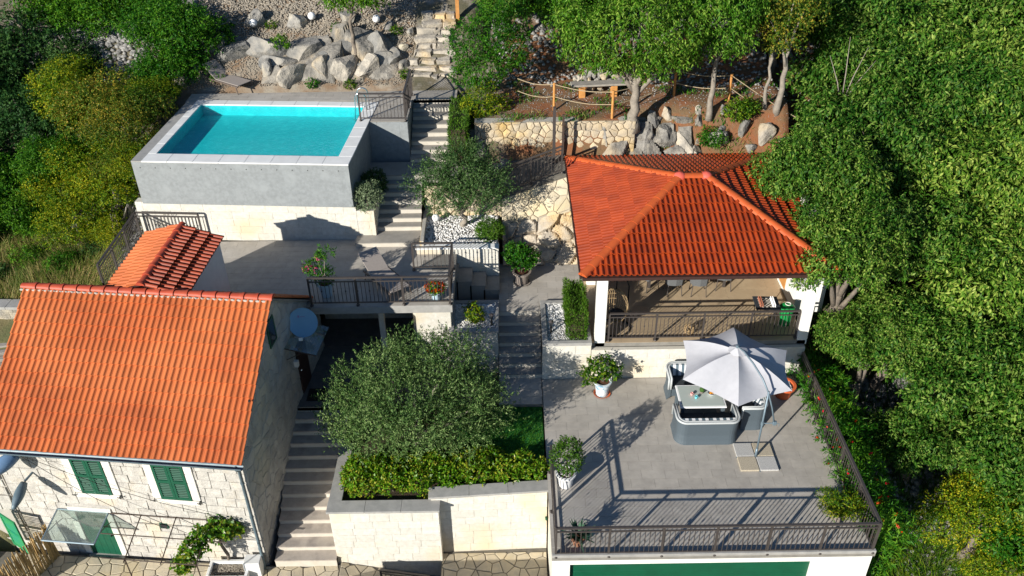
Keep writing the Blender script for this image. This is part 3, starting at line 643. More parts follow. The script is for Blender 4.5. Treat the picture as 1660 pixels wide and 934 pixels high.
# ---------------------------------------------------------------- railings
_bal = {}
def railing(name, label, p0, p1, h=1.0, posts=3, group=None, step=0.115, ends=(True, True), z0=None, scroll=True):
    """iron railing with flat top rail, second rail, bottom rail, posts and thin balusters"""
    p0, p1 = Vector(p0), Vector(p1); d = p1-p0; ln = math.hypot(d.x, d.y); rz = math.atan2(d.y, d.x); sl = d.z/ln
    t = thing(name, label, 'railing', p0, rz, group); m = M['iron']
    def bar(nm, za, zb, y):
        MB().hexa([(0,-y,za),(ln,-y,za+d.z),(ln,y,za+d.z),(0,y,za),(0,-y,zb),(ln,-y,zb+d.z),(ln,y,zb+d.z),(0,y,zb)]).build(nm, m, t)
    bar('top_rail', h-0.045, h, 0.03); bar('middle_rail', h-0.17, h-0.14, 0.016); bar('bottom_rail', 0.09, 0.12, 0.016)
    n = max(1, posts-1)
    for i in range(posts):
        if (i == 0 and not ends[0]) or (i == n and not ends[1]): continue
        x = ln*i/n; p = bx(-.026,.026,-.026,.026,-0.0,h-0.04).box(-.05,.05,-.05,.05,-0.001,0.02).build('post', m, t); p.location = (x, 0, x*sl)
        MB().ball((0,-0.06,0.03), 0.04, 8).build('foot_bolt', m, p)
    if 'b' not in _bal:
        for k, kn in (('b', False), ('k', True)):
            b = bx(-.008,.008,-.008,.008,0,1)
            if kn: b.ball((0,0,0.55), 0.026, 6, (1,1,2.0))
            _bal[k] = b.mesh('baluster'); _bal[k].materials.append(m)
        b = MB()
        for sx in (-1, 1): b.tube([(sx*(0.055+0.04*math.cos(a)*(1-a/14)), 0, 0.045+0.04*math.sin(a)*(1-a/14)) for a in [i*0.6 for i in range(14)]], 0.006, 5)
        _bal['s'] = b.mesh('scroll'); _bal['s'].materials.append(m)
    k = int(ln/step)
    for i in range(1, k):
        x = ln*i/k
        o = link('baluster', _bal['k' if i%3 == 0 else 'b'], None, t); o.location = (x, 0, 0.1+x*sl); o.scale = (1,1,h-0.26)
    if scroll:
        for i in range(n):
            x = ln*(i+.5)/n; o = link('scroll', _bal['s'], None, t); o.location = (x, 0, h-0.14+x*sl)
    return t

# ---------------------------------------------------------------- paving, floors and stairs (the setting)
def floor_slab(name, label, x0, x1, y0, y1, z, tm, tw, th, m=None, thick=0.16, seed=1, keep=None, gap=0.006):
    s = struct(name, bx(x0,x1,y0,y1,z-thick,z-0.006).mesh(name), m or M['grout'], label)
    tile_floor(s, x0, x1, y0, y1, z, tw, th, tm, seed, gap=gap, keep=keep); return s
# sunlit terrace over the garage
T1 = floor_slab('terrace_floor', 'grey tiled sun terrace over the garage', 0.86, 8.58, 13.30, 19.82, 3.0, M['floortile'], 0.62, 0.31, thick=0.10, seed=3)
# pool level patio below the pool
POOLROT = R(-4.0)
def t2keep(x, y): return True
T2 = floor_slab('patio_floor', 'grey tiled patio below the pool', -12.4, -1.76, 20.66, 24.45, 5.2, M['floortile'], 0.62, 0.31, thick=0.12, seed=4, keep=lambda x, y: not (x > -2.62 and y > 22.6))
L1 = floor_slab('landing_floor', 'grey tiled landing between the stairs', -0.42, 2.3, 22.02, 24.4, 4.2, M['floortile'], 0.62, 0.31, thick=0.12, seed=5)
tile_floor(L1, -0.42, 0.86, 21.68, 22.02, 4.2, 0.62, 0.31, M['floortile'], 6)
LOW = floor_slab('lower_landing', 'grey landing at the foot of the garden stairs', -0.42, 0.845, 18.74, 19.9, 2.994, M['floortile'], 0.62, 0.31, thick=0.14, seed=7)
PF = floor_slab('pavilion_floor', 'beige tiled pavilion floor', 2.32, 8.62, 20.02, 26.5, 4.204, M['pavtile'], 0.9, 0.9, thick=0.14, seed=8, gap=0.004)
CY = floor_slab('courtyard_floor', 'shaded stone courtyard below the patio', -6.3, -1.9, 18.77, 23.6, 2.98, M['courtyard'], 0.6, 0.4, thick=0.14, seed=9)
PD = floor_slab('pool_deck_floor', 'grey deck strip behind the pool', -11.7, -1.9, 29.55, 30.38, 7.98, M['floortile'], 0.62, 0.31, thick=0.14, seed=10)
PD2 = floor_slab('pool_ladder_deck', 'grey deck corner behind the pool stairs', -5.06, -3.5, 27.62, 29.55, 7.98, M['floortile'], 0.62, 0.31, thick=0.14, seed=11)

def stairs(name, label, x0, x1, y0, y1, z0, z1, n, tread, riser, along='y', nose=0.02, cat='stairs', group=None, fill=True):
    """n risers; climbs along +y or along -x; each tread and riser is its own piece"""
    t = thing(name, label, cat, ((x0+x1)/2, y0, z0), 0, group); ox, oy, oz = (x0+x1)/2, y0, z0
    rh = (z1-z0)/n
    if along == 'y':
        run = (y1-y0)/(n-1) if n > 1 else (y1-y0)
        for i in range(n):
            ya = y0+i*run; zb = z0+(i+1)*rh
            bx(x0-ox,x1-ox, ya-oy, ya-oy+0.05, zb-rh-oz-(0.3 if i == 0 else 0.0), zb-0.035-oz).build('riser', riser, t)
            if i < n-1:
                bx(x0-ox-0.001,x1-ox+0.001, ya-oy-nose, ya+run-oy, zb-0.034-oz, zb-oz).build('tread', tread, t)
    else:
        run = (x1-x0)/(n-1)
        for i in range(n):
            xb = x1-i*run; zb = z0+(i+1)*rh
            bx(xb-0.05-ox, xb-ox, 0, y1-y0, zb-rh-oz-(0.4 if i == 0 else 0.0), zb-0.035-oz).build('riser', riser, t)
            if i < n-1: bx(xb-run-ox, xb-ox+nose, -0.004, y1-y0+0.004, zb-0.034-oz, zb-oz).build('tread', tread, t)
            bx(xb-run-ox if i < n-1 else xb-ox-0.3, xb-0.052-ox, 0.002, 0.05, -0.6, zb-0.036-oz).build('side_panel', riser, t)
    return t
stairs('garden_stairs', 'grey stairs from lower landing up between white gravel beds', -0.42, 0.86, 19.90, 21.68, 3.0, 4.2, 7, M['stepgrey'], M['riser'])
stairs('house_stairs', 'pale stone stairs beside the orange roofed house', -6.48, -4.83, 15.02, 18.77, 0.72, 2.98, 13, M['step'], M['riser'])
stairs('patio_stairs', 'small grey stairs from patio down to landing', -2.58, -0.42, 22.62, 23.42, 4.2, 5.2, 6, M['stepgrey'], M['stepgrey'], along='x')
stairs('pool_stairs', 'lower flight of grey stairs beside the sage planter', -4.42, -2.98, 24.42, 26.3, 5.2, 6.6, 8, M['stepgrey'], M['riser'])
stairs('pool_stairs', 'upper flight of grey stairs beside the pool deck railing', -3.46, -2.1, 27.25, 29.55, 6.6, 7.98, 8, M['stepgrey'], M['riser'])
struct('stair_landing', bx(-4.95,-2.1,26.302,27.3,6.3,6.6).mesh('stair_landing'), M['stepgrey'], 'grey landing between the pool stair flights')
o = thing('bottom_step', 'wide grey step at the foot of the pool stairs', 'step', (-4.0,23.9,5.2)); bx(-1.05,1.05,0.06,0.518,0.002,0.15).build('riser', M['riser'], o); bx(-1.07,1.07,0.03,0.518,0.151,0.18).build('tread', M['stepgrey'], o)

# street-level crazy paving
CP = struct('paved_forecourt', MB().prism([(-14.5,9),(-4.75,9),(-4.75,15.06),(-6.6,15.06),(-14.5,15.7)], 0.0, 0.60).mesh('paved_forecourt'), M['crazyjoint'], 'crazy paved forecourt before the stone house')
flagstones(CP, voronoi([(-13.8,13.2),(-4.77,13.2),(-4.77,15.02),(-6.62,15.02),(-13.8,15.6)], 0.34, 3, 0.022), lambda u, v, h: (u, v, 0.60+h), M['crazy'], 0.022, var=0.006)
RP = struct('sloping_paved_ramp', MB().prism([(-4.75,9),(-2.02,9),(-2.02,15.12),(-4.75,15.12)], -0.8, [0.64,-0.05,-0.05,0.64]).mesh('ramp'), M['crazyjoint'], 'crazy paved ramp along the planter wall')
flagstones(RP, voronoi([(-4.73,14.0),(-2.04,14.0),(-2.04,15.10),(-4.73,15.10)], 0.32, 5, 0.022), lambda u, v, h: (u, v, 0.64-(u+4.75)*0.2527+h), M['crazy'], 0.022, var=0.006)
RP2 = struct('lower_paved_path', MB().prism([(-2.02,9),(0.84,9),(0.84,15.5),(-2.02,15.5)], -0.8, 0.62).mesh('path'), M['crazyjoint'], 'crazy paved path beside the garage')
flagstones(RP2, voronoi([(-2.0,13.5),(0.83,13.5),(0.83,15.36),(-2.0,15.36)], 0.32, 6, 0.022), lambda u, v, h: (u, v, 0.62+h), M['crazy'], 0.022, var=0.006)
ls = thing('ramp_steps', 'few brown stone steps descending beside the crazy paved ramp', 'stairs', (-4.5,14.0,0.6))
for i in range(5): bx(i*0.36,i*0.36+0.40,-1.2,0.62,-0.9,0.03-i*0.16).build('step_slab', M['step'], ls, bevel=0.008)
railing('railing', 'short low iron rail beside the ramp steps', (-3.6,14.66,0.36), (-2.3,14.66,0.05), 0.55, 2, scroll=False)

# ---------------------------------------------------------------- stone-clad walls
def wall(name, label, p0, p1, z0, z1, thick=0.3, m='cladding', core='cladjoint', rowh=0.27, wr=(0.4,0.7), seed=1, coping=None, cop=(0.06,0.03), side=None, rough=0.006, cat='wall', gap=0.005, group=None, face=True, z1b=None):
    """wall whose clad face looks to the right of p0 -> p1's normal (-y when p1 is at +x); side='r' or 'l' clads an end too"""
    p0, p1 = Vector((p0[0],p0[1],0)), Vector((p1[0],p1[1],0)); d = p1-p0; ln = d.length; rz = math.atan2(d.y, d.x); z1b = z1 if z1b is None else z1b
    t = thing(name, label, cat, (p0.x,p0.y,z0), rz, group); H = z1-z0; Hb = z1b-z0
    MB().hexa([(0.004,0.03,0),(ln-0.004,0.03,0),(ln-0.004,thick,0),(0.004,thick,0),(0.004,0.03,H),(ln-0.004,0.03,Hb),(ln-0.004,thick,Hb),(0.004,thick,H)]).build('core', M[core], t)
    if face: ashlar(t, ln, max(H,Hb), rowh, wr[0], wr[1], M[m], 0.06, gap, seed=seed, y=0.049, rough=rough, proud=0.002, top=(None if H == Hb else (lambda x: H+(Hb-H)*x/ln)))
    if side:
        for sd in side:
            e = thing('end_face', None, None, (0,0,0)); e.parent = t
            e.location = (ln, 0, 0) if sd == 'r' else (0, thick, 0); e.rotation_euler = (0,0,math.pi/2 if sd == 'r' else -math.pi/2)
            ashlar(e, thick, Hb if sd == 'r' else H, rowh, wr[0], wr[1], M[m], 0.05, gap, seed=seed+9, y=0.016, rough=rough)
    if coping:
        n = max(1, round(ln/0.9)); oh = cop[1]
        for i in range(n):
            xa = ln*i/n-(oh if i == 0 else 0); xb = ln*(i+1)/n+(oh if i == n-1 else -0.006); za = H+(Hb-H)*max(0,i/n); zb = H+(Hb-H)*(i+1)/n
            MB().hexa([(xa,-oh,za+0.002),(xb,-oh,zb+0.002),(xb,thick+0.01,zb+0.002),(xa,thick+0.01,za+0.002),(xa,-oh,za+cop[0]),(xb,-oh,zb+cop[0]),(xb,thick+0.01,zb+cop[0]),(xa,thick+0.01,za+cop[0])]).build('coping_slab', M[coping], t, bevel=0.006)
    return t
wall('terrace_back_wall', 'white stone wall below the pavilion railing', (0.86,19.84), (8.6,19.84), 2.9, 4.06, 0.16, seed=21)
wall('pool_base_wall', 'white stone wall under the grey pool side', (-12.3,24.93), (-5.0,24.42), 5.06, 6.46, 0.3, seed=22, wr=(0.5,0.8))
wall('sage_planter', 'white stone planter box holding round sage shrubs', (-5.03,24.43), (-4.44,24.40), 5.06, 6.28, 1.8, seed=23, side='r')
wall('planter_front_wall', 'cream stone planter wall with grey coping at house stairs', (-4.83,15.11), (-2.0,15.11), -0.1, 2.63, 0.34, seed=24, coping='greycoping', cop=(0.07,0.05), side='r', wr=(0.45,0.75))
wall('hedge_wall', 'cream stone wall with grey coping in front of hedge, beside garage', (-2.2,15.40), (0.845,15.50), -0.1, 2.80, 0.32, seed=25, coping='greycoping', cop=(0.07,0.05), wr=(0.45,0.75), z1b=2.90)
o = thing('stair_side_wall', 'low grey coped wall between house stairs and hedge', 'wall', (-4.82,15.46,0.7)); bx(-0.01,0.25,0.0,2.1,-0.3,1.92).build('core', M['cladding'], o); 
for i in range(3): bx(-0.05,0.29,i*0.7+0.002,i*0.7+0.69,1.922,2.0).build('coping_slab', M['greycoping'], o)
# gravel beds
def gravel_bed(name, label, x0, x1, y0, y1, z0, z1, seed, front='cladding', rim=0.14, n=1500, left=True):
    t = thing(name, label, 'planter', ((x0+x1)/2, y0, z0)); ox, oy = (x0+x1)/2, y0
    W, D, H = x1-x0, y1-y0, z1-z0
    bx(-W/2+0.01,W/2-0.01,0.03,D-0.01,-0.2,H-0.12).build('core', M['cladjoint'], t)
    f = thing('front_face', None, None); f.parent = t; f.location = (-W/2,0,0)
    ashlar(f, W, H-0.1, 0.27, 0.4, 0.7, M['cladding'], 0.05, 0.008, seed=seed, y=0.043)
    bx(-W/2-0.012,W/2+0.012,-0.014,rim,H-0.098,H).build('rim_slab', M['greycoping'], t, bevel=0.006)
    bx(-W/2-0.012,-W/2+rim,rim+0.003,D-rim-0.003,H-0.098,H).build('rim_slab', M['greycoping'], t, bevel=0.006)
    bx(W/2-rim*0.6,W/2+0.012,rim+0.003,D-rim-0.003,H-0.098,H).build('rim_slab', M['greycoping'], t, bevel=0.006)
    bx(-W/2-0.012,W/2+0.012,D-rim,D+0.012,H-0.098,H).build('rim_slab', M['greycoping'], t, bevel=0.006)
    g = np.random.default_rng(seed); pts = np.stack([g.uniform(-W/2+rim,W/2-rim*0.6,n), g.uniform(rim,D-rim,n), np.full(n, H-0.085)+g.random(n)*0.03],1)
    link('white_gravel', pebbles(seed, pts, 0.036, M['pebble'], 'white_gravel'), None, t)['kind'] = 'stuff'
    return t
gravel_bed('gravel_planter', 'raised white gravel bed with clipped green conifer hedge', 0.88, 2.30, 19.83, 22.0, 2.9, 4.36, 31, n=2600)
gravel_bed('gravel_planter', 'white gravel bed with small yellow-green shrub beside patio', -1.9, -0.43, 20.5, 22.1, 2.6, 4.34, 32, n=2200)
# upper gravel bed with the small olive
wall('gravel_retaining_wall', 'low pale stone wall below small olive and white gravel', (-3.05,23.46), (-0.42,23.46), 4.1, 5.38, 0.24, seed=26, coping='coping', cop=(0.05,0.02), side='r')
g = np.random.default_rng(5); n = 3200; pts = np.stack([g.uniform(-2.95,-0.45,n), g.uniform(23.72,25.4,n), np.zeros(n)],1); pts[:,2] = 5.36+(pts[:,1]-23.7)*0.07+g.random(n)*0.04
struct('gravel_bed_soil', MB().hexa([(-2.97,23.7,4.8),(-0.42,23.7,4.8),(-0.42,25.6,4.8),(-2.97,25.6,4.8),(-2.97,23.7,5.35),(-0.42,23.7,5.35),(-0.42,25.6,5.48),(-2.97,25.6,5.48)]).mesh('soil'), M['gravel'], 'soil under the white gravel around small olive')
tag(link('white_gravel', pebbles(8, pts, 0.036, M['pebble'], 'white_gravel'), None), 'white gravel around the small olive tree', 'gravel', None, 'stuff')

# ---------------------------------------------------------------- swimming pool
pool = thing('swimming_pool', 'rectangular turquoise pool in a raised grey concrete tank', 'swimming pool', (-11.98,24.83,6.46), R(-3.95))
PWd, PDp = 6.95, 4.95; lx0, lx1 = 0.60, 6.55; ly0, ly1 = 0.52, 4.58
H = 8.0-6.46
bx(0,PWd,0,0.3,0.0,H-0.052).build('front_wall', M['concrete'], pool); bx(0,0.3,0.301,PDp,0.0,H-0.053).build('side_wall', M['concrete'], pool)
bx(PWd-0.3,PWd,0.301,PDp,-0.35,H-0.053).build('side_wall', M['concrete'], pool); bx(0.301,PWd-0.301,PDp-0.3,PDp-0.002,0.0,H-0.053).build('back_wall', M['concrete'], pool)
bx(0.301,PWd-0.301,0.301,PDp-0.302,-0.1,H-0.42).build('basin_floor', M['poolpaint'], pool)
for nm, a in (('basin_wall',(0.302,lx0,0.302,PDp-0.302,H-0.419,H-0.054)),('basin_wall',(lx1,PWd-0.302,0.302,PDp-0.302,H-0.419,H-0.054)),('basin_wall',(lx0+0.001,lx1-0.001,0.302,ly0,H-0.419,H-0.054)),('basin_wall',(lx0+0.001,lx1-0.001,ly1,PDp-0.302,H-0.419,H-0.054))):
    bx(*a).build(nm, M['poolpaint'], pool)
bx(0.0,0.34,0.0,PDp,H-0.05,H-0.012).build('edge_strip', M['greycoping'], pool)
def cop(x0, x1, y0, y1, n, ax):
    for i in range(n):
        a, b = i/n, (i+1)/n
        if ax == 'x': q = (x0+(x1-x0)*a+0.003, x0+(x1-x0)*b-0.003, y0, y1)
        else: q = (x0, x1, y0+(y1-y0)*a+0.003, y0+(y1-y0)*b-0.003)
        bx(*q, H-0.048, H).build('coping_slab', M['coping'], pool, bevel=0.006)
cop(0.342,PWd+0.02,-0.02,ly0+0.02,8,'x'); cop(0.342,lx0+0.02,ly0+0.021,PDp,6,'y'); cop(lx1-0.02,PWd+0.02,ly0+0.021,PDp,6,'y'); cop(lx0+0.021,lx1-0.021,ly1-0.02,PDp,7,'x')
MB().add([(lx0,ly0,H-0.075),(lx1,ly0,H-0.075),(lx1,ly1,H-0.075),(lx0,ly1,H-0.075)],[(0,1,2,3)]).build('water', M['water'], pool)
for i in range(14):      # tie-rod plugs in the concrete face
    MB().lathe([(0.018,0),(0.018,0.004)], 8, caps=(True,True)).build('tie_hole', M['void'], pool, mtx=Matrix.Translation((0.25+i*0.49,-0.0015,H-0.24)) @ Matrix.Rotation(R(90),4,'X'))
# pool ladder
lad = thing('pool_ladder', 'steel pool ladder with curved handrails at pool corner', 'ladder', (-5.35,28.6,7.98))
for yy in (0.0, 0.5):
    MB().tube([(0.35,yy,0.0),(0.35,yy,0.45)]+[(0.35-0.19+0.19*math.cos(a),yy,0.45+0.19*math.sin(a)) for a in [i*math.pi/8 for i in range(1,9)]]+[(-0.05,yy,0.1),(-0.15,yy,-0.7)], 0.022, 8).build('handrail', M['steel'], lad, smooth=True)
for zz in (-0.35,-0.6): bx(-0.17,-0.03,0.0,0.5,zz,zz+0.03).build('rung', M['steel'], lad)
# concrete block under the ladder deck
wall('deck_block', 'light concrete retaining block beside the pool stairs', (-5.05,27.60), (-3.48,27.57), 6.3, 7.96, 0.25, m='concrete', core='concrete', rowh=0.8, wr=(0.7,0.9), rough=0.0, seed=27, gap=0.004)
wall('deck_side_wall', 'grey side wall rising along upper pool stairs', (-3.48,27.57), (-3.46,30.2), 6.0, 7.96, 0.25, m='concrete', core='concrete', rowh=0.8, wr=(0.7,0.9), rough=0.0, seed=28, gap=0.004)
wall('stair_edge_wall', 'rough stone wall edging the pool stairs and olive bed', (-2.97,25.6), (-2.95,23.6), 5.0, 5.62, 0.14, m='rubble', core='mortar', rowh=0.2, wr=(0.25,0.4), seed=29)
wall('stair_outer_wall', 'stone wall behind clipped hedge along upper pool stairs', (-2.08,29.7), (-2.06,25.7), 5.4, 7.9, 0.3, m='greyrock', core='mortar', rowh=0.3, wr=(0.3,0.5), seed=30, z1b=6.5)

# ---------------------------------------------------------------- railings
railing('railing', 'dark iron railing along the garage front of sun terrace', (0.95,13.36,3.0), (8.50,13.36,3.0), 1.02, 7)
railing('railing', 'short dark iron railing beside white topiary pot on sun terrace', (0.95,16.05,3.0), (0.95,13.36,3.0), 1.02, 3, ends=(True,False))
railing('railing', 'dark iron railing overgrown by oleander on sun terrace', (8.50,13.36,3.0), (8.50,19.7,3.0), 1.02, 6, ends=(False,True))
railing('railing', 'dark iron railing along the pavilion front', (2.82,20.13,4.204), (8.34,20.13,4.204), 1.0, 5)
railing('railing', 'dark iron railing above the courtyard on tiled patio', (-5.9,20.72,5.2), (-1.82,20.72,5.2), 1.0, 4)
railing('railing', 'dark iron railing with bars beside the small patio stairs', (-1.82,22.55,5.2), (-1.82,20.72,5.2), 1.0, 2, ends=(True,False))
railing('railing', 'short dark iron railing between lounger and patio stairs', (-3.05,22.56,5.2), (-1.82,22.56,5.2), 1.0, 2, ends=(True,False))
railing('railing', 'dark iron railing at pool ladder corner', (-5.1,27.7,7.98), (-3.56,27.66,7.98), 1.0, 2)
railing('railing', 'dark iron railing along top of upper pool stairs', (-3.56,27.66,7.98), (-3.53,29.9,7.98), 1.0, 3, ends=(False,True))
railing('railing', 'dark iron railing over rubble on left edge of patio', (-12.3,21.6,5.2), (-12.3,24.75,5.2), 1.0, 4)
railing('railing', 'dark iron railing in front of pool base wall', (-12.3,24.75,5.2), (-10.2,24.6,5.2), 1.0, 2, ends=(False,True))
railing('railing', 'dark iron railing along the crazy paved bank path', (-0.35,25.75,6.05), (1.72,26.0,6.75), 1.0, 3)

# ---------------------------------------------------------------- the stone house with the orange roof
HR = R(-6.2)
house = thing('stone_house', 'old white stone house with orange tiled roof and green shutters', 'house', (-6.67,15.09,0.8), HR); house.scale = (0.96,)*3
HL, HD, EZ, RZ, RY = 7.0, 6.9, 4.05, 6.62, 3.45
sec = [(0.03,-0.9),(HD,-0.9),(HD,EZ-0.02),(RY,RZ-0.10),(0.03,EZ-0.02)]
def section(poly, xa, xb):
    n = len(poly); b = MB(); b.add([(xa,p[0],p[1]) for p in poly]+[(xb,p[0],p[1]) for p in poly], [tuple(range(n-1,-1,-1)), tuple(range(n,2*n))]+[(i,(i+1)%n,(i+1)%n+n,i+n) for i in range(n)]); return b
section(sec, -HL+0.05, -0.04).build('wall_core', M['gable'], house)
W1, W2, DO = (-4.77,-3.92,2.33,3.67), (-2.54,-1.69,2.32,3.65), (-5.26,-4.38,-0.26,1.5)
hol = [(W1[0]-0.24,W1[1]+0.24,W1[2]-0.18,W1[3]+0.22), (W2[0]-0.24,W2[1]+0.24,W2[2]-0.18,W2[3]+0.22), (DO[0]-0.2,DO[1]+0.2,-0.9,DO[3]+0.2), (-2.93,-2.64,1.03,1.3)]
facade = thing('front_wall', None, None); facade.parent = house
ashlar(facade, HL-0.06, 4.7, 0.315, 0.30, 0.62, M['limestone'], 0.07, 0.014, x0=-HL+0.05, z0=-0.75, holes=hol, seed=42, y=0.046, rough=0.02, proud=0.016)
gbl = thing('gable_wall', None, None); gbl.parent = house; gbl.rotation_euler = (0,0,R(90)); gbl.location = (-0.002,0,0)
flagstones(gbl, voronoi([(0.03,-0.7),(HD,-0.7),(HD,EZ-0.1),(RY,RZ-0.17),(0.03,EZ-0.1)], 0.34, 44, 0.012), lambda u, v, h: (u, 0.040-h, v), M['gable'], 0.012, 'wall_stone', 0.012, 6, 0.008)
def slat_panel(parent, w, h, m, slats=17, open_deg=0):
    """one shutter leaf, hinge at x=0; two slatted fields"""
    for a in ((0,0.07,0,h),(w-0.07,w,0,h)): bx(a[0],a[1],-0.04,0,a[2],a[3]).build('stile', m, parent)
    for z in (0, h*0.5-0.04, h-0.1): bx(0.071,w-0.071,-0.038,-0.002,z,z+(0.1 if z else 0.09)).build('rail', m, parent)
    k = ('slat', m.name, round(w,2))
    if k not in _unit:
        me = MB().hexa([(0.071,-0.034,0),(w-0.071,-0.034,0),(w-0.071,-0.012,0.018),(0.071,-0.012,0.018),(0.071,-0.034,0.008),(w-0.071,-0.034,0.008),(w-0.071,-0.012,0.026),(0.071,-0.012,0.026)]).mesh('slat'); me.materials.append(m); _unit[k] = me
    for i in range(slats):
        z = 0.10+(h-0.22)*i/slats
        if abs(z+0.02-h*0.5) < 0.05: continue
        o = link('slat', _unit[k], None, parent); o.location = (0, 0, z)
for W in (W1, W2):
    win = thing('window', None, None); win.parent = house; win.location = (W[0],0.0,W[2]); ww, hh = W[1]-W[0], W[3]-W[2]
    bx(0.01,ww-0.01,0.0,0.028,0.01,hh-0.01).build('pane', M['windowglass'], win)
    for s in (0, 1):
        lf = thing('shutter', None, None); lf.parent = house; lf.location = (W[0]+s*(ww/2+0.004), -0.008, W[2]); slat_panel(lf, ww/2-0.004, hh, M['green'])
        lf.scale = (1,1,1)
    z = W[2]-0.16; i = 0; q = M['quoin']
    bx(W[0]-0.30,W[1]+0.30,-0.035,0.03,W[3]+0.008,W[3]+0.21).build('lintel', q, house, bevel=0.008)
    bx(W[0]-0.20,W[1]+0.20,-0.06,0.03,W[2]-0.15,W[2]-0.008).build('sill', q, house, bevel=0.008)
    for s in (0, 1):
        z = W[2]; i = s
        for k in range(4):
            h4 = hh/4; e = 0.235
            a = (W[0]-e, W[0]-0.01) if s == 0 else (W[1]+0.01, W[1]+e)
            bx(a[0],a[1],-0.03,0.03,z+0.008,z+h4-0.008).build('jamb_stone', q, house, bevel=0.008); z += h4
    for xx in (W[0]-0.22, W[1]+0.2):
        MB().tube([(xx,0.0,W[2]-0.05),(xx,-0.09,W[2]-0.05),(xx+0.05,-0.1,W[2]-0.0)],0.012,6).tube([(xx-0.05,-0.1,W[2]-0.02),(xx+0.06,-0.1,W[2]-0.06)],0.012,6).build('shutter_hook', M['black'], house)
# front door, its step, the little vent
dr = thing('door', None, None); dr.parent = house; dr.location = (DO[0],0.02,DO[2])
for i in range(5): bx(i*0.176+0.003,i*0.176+0.173,-0.02,0.005,0.0,1.74).build('board', M['green'], dr)
MB().ball((0.8,-0.05,0.85),0.03,8).build('handle', M['black'], dr)
for a in ((DO[0]-0.19,DO[0]-0.005),(DO[1]+0.005,DO[1]+0.19)):
    for k in range(3): bx(a[0],a[1],-0.03,0.03,-0.25+k*0.59,-0.25+k*0.59+0.578).build('jamb_stone', M['quoin'], house, bevel=0.008)
bx(DO[0]-0.19,DO[1]+0.19,-0.03,0.03,1.525,1.69).build('lintel', M['quoin'], house, bevel=0.008)
bx(DO[0]-0.1,DO[1]+0.1,-0.35,0.03,-0.5,-0.262).build('doorstep', M['greycoping'], house, bevel=0.01)
bx(-2.91,-2.66,-0.01,0.03,1.05,1.28).build('vent', M['green'], house, bevel=0.008); bx(-2.88,-2.69,-0.014,-0.0101,1.08,1.25).build('vent_grille', M['void'], house)
# glass canopy over the front door
cn = thing('door_canopy', 'flat glass canopy with steel frame over green front door', 'canopy', (-6.67,15.09,0.8), HR); cn.scale = (0.96,)*3
cz = lambda y: 1.58+y*0.22
MB().hexa([(-5.75,-0.93,cz(-0.93)),(-4.27,-0.93,cz(-0.93)),(-4.27,-0.01,cz(-0.01)),(-5.75,-0.01,cz(-0.01)),(-5.75,-0.93,cz(-0.93)+0.008),(-4.27,-0.93,cz(-0.93)+0.008),(-4.27,-0.01,cz(-0.01)+0.008),(-5.75,-0.01,cz(-0.01)+0.008)]).build('glass_pane', M['glass'], cn)
for p, q in (((-5.75,-0.93),(-4.27,-0.93)),((-5.75,-0.02),(-4.27,-0.02)),((-5.75,-0.93),(-5.75,-0.02)),((-4.27,-0.93),(-4.27,-0.02))):
    MB().tube([(p[0],p[1],cz(p[1])-0.012),(q[0],q[1],cz(q[1])-0.012)],0.026,6).build('frame_bar', M['bluegrey'], cn)
for xx in (-5.72,-4.30):
    MB().tube([(xx,-0.7,cz(-0.7)-0.02),(xx,-0.3,1.3),(xx,-0.012,1.18)],0.012,6).build('bracket', M['ironold'], cn)
# gable window and door on the shaded side
MB().hexa([(-0.05,2.95,5.33),(0.012,2.95,5.33),(0.012,3.37,5.33),(-0.05,3.37,5.33),(-0.05,2.95,6.03),(0.012,2.95,6.03),(0.012,3.37,6.03),(-0.05,3.37,6.03)]).build('gable_window', M['windowglass'], house)
for a in ((2.90,2.95,5.28,6.08),(3.37,3.42,5.28,6.08),(2.951,3.369,5.28,5.33),(2.951,3.369,6.03,6.08)): bx(-0.03,0.02,a[0],a[1],a[2],a[3]).build('window_frame', M['green'], house)
bx(-0.03,0.015,4.45,5.25,2.3,4.05).build('side_door', M['brown'], house)
MB().ball((0.05,4.5,3.2),0.03,8).build('handle', M['steel'], house)
bx(-0.03,0.10,4.2,4.32,3.55,3.75).build('wall_lamp', M['white'], house)
bx(-0.01,0.04,1.02,1.07,5.02,5.07).build('vent', M['void'], house)
cn2 = thing('side_canopy', 'sloping glass canopy on the shaded gable above side door', 'canopy', (-6.67,15.09,0.8), HR); cn2.scale = (0.96,)*3
MB().hexa([(0.0,3.75,4.62),(0.9,3.75,4.42),(0.9,5.1,4.42),(0.0,5.1,4.62),(0.0,3.75,4.635),(0.9,3.75,4.435),(0.9,5.1,4.435),(0.0,5.1,4.635)]).build('glass_pane', M['glass'], cn2)
for y in (3.75,5.1): MB().tube([(0.0,y,4.61),(0.9,y,4.41)],0.018,6).tube([(0.0,y,4.2),(0.5,y,4.5)],0.012,6).build('frame_bar', M['ironold'], cn2)
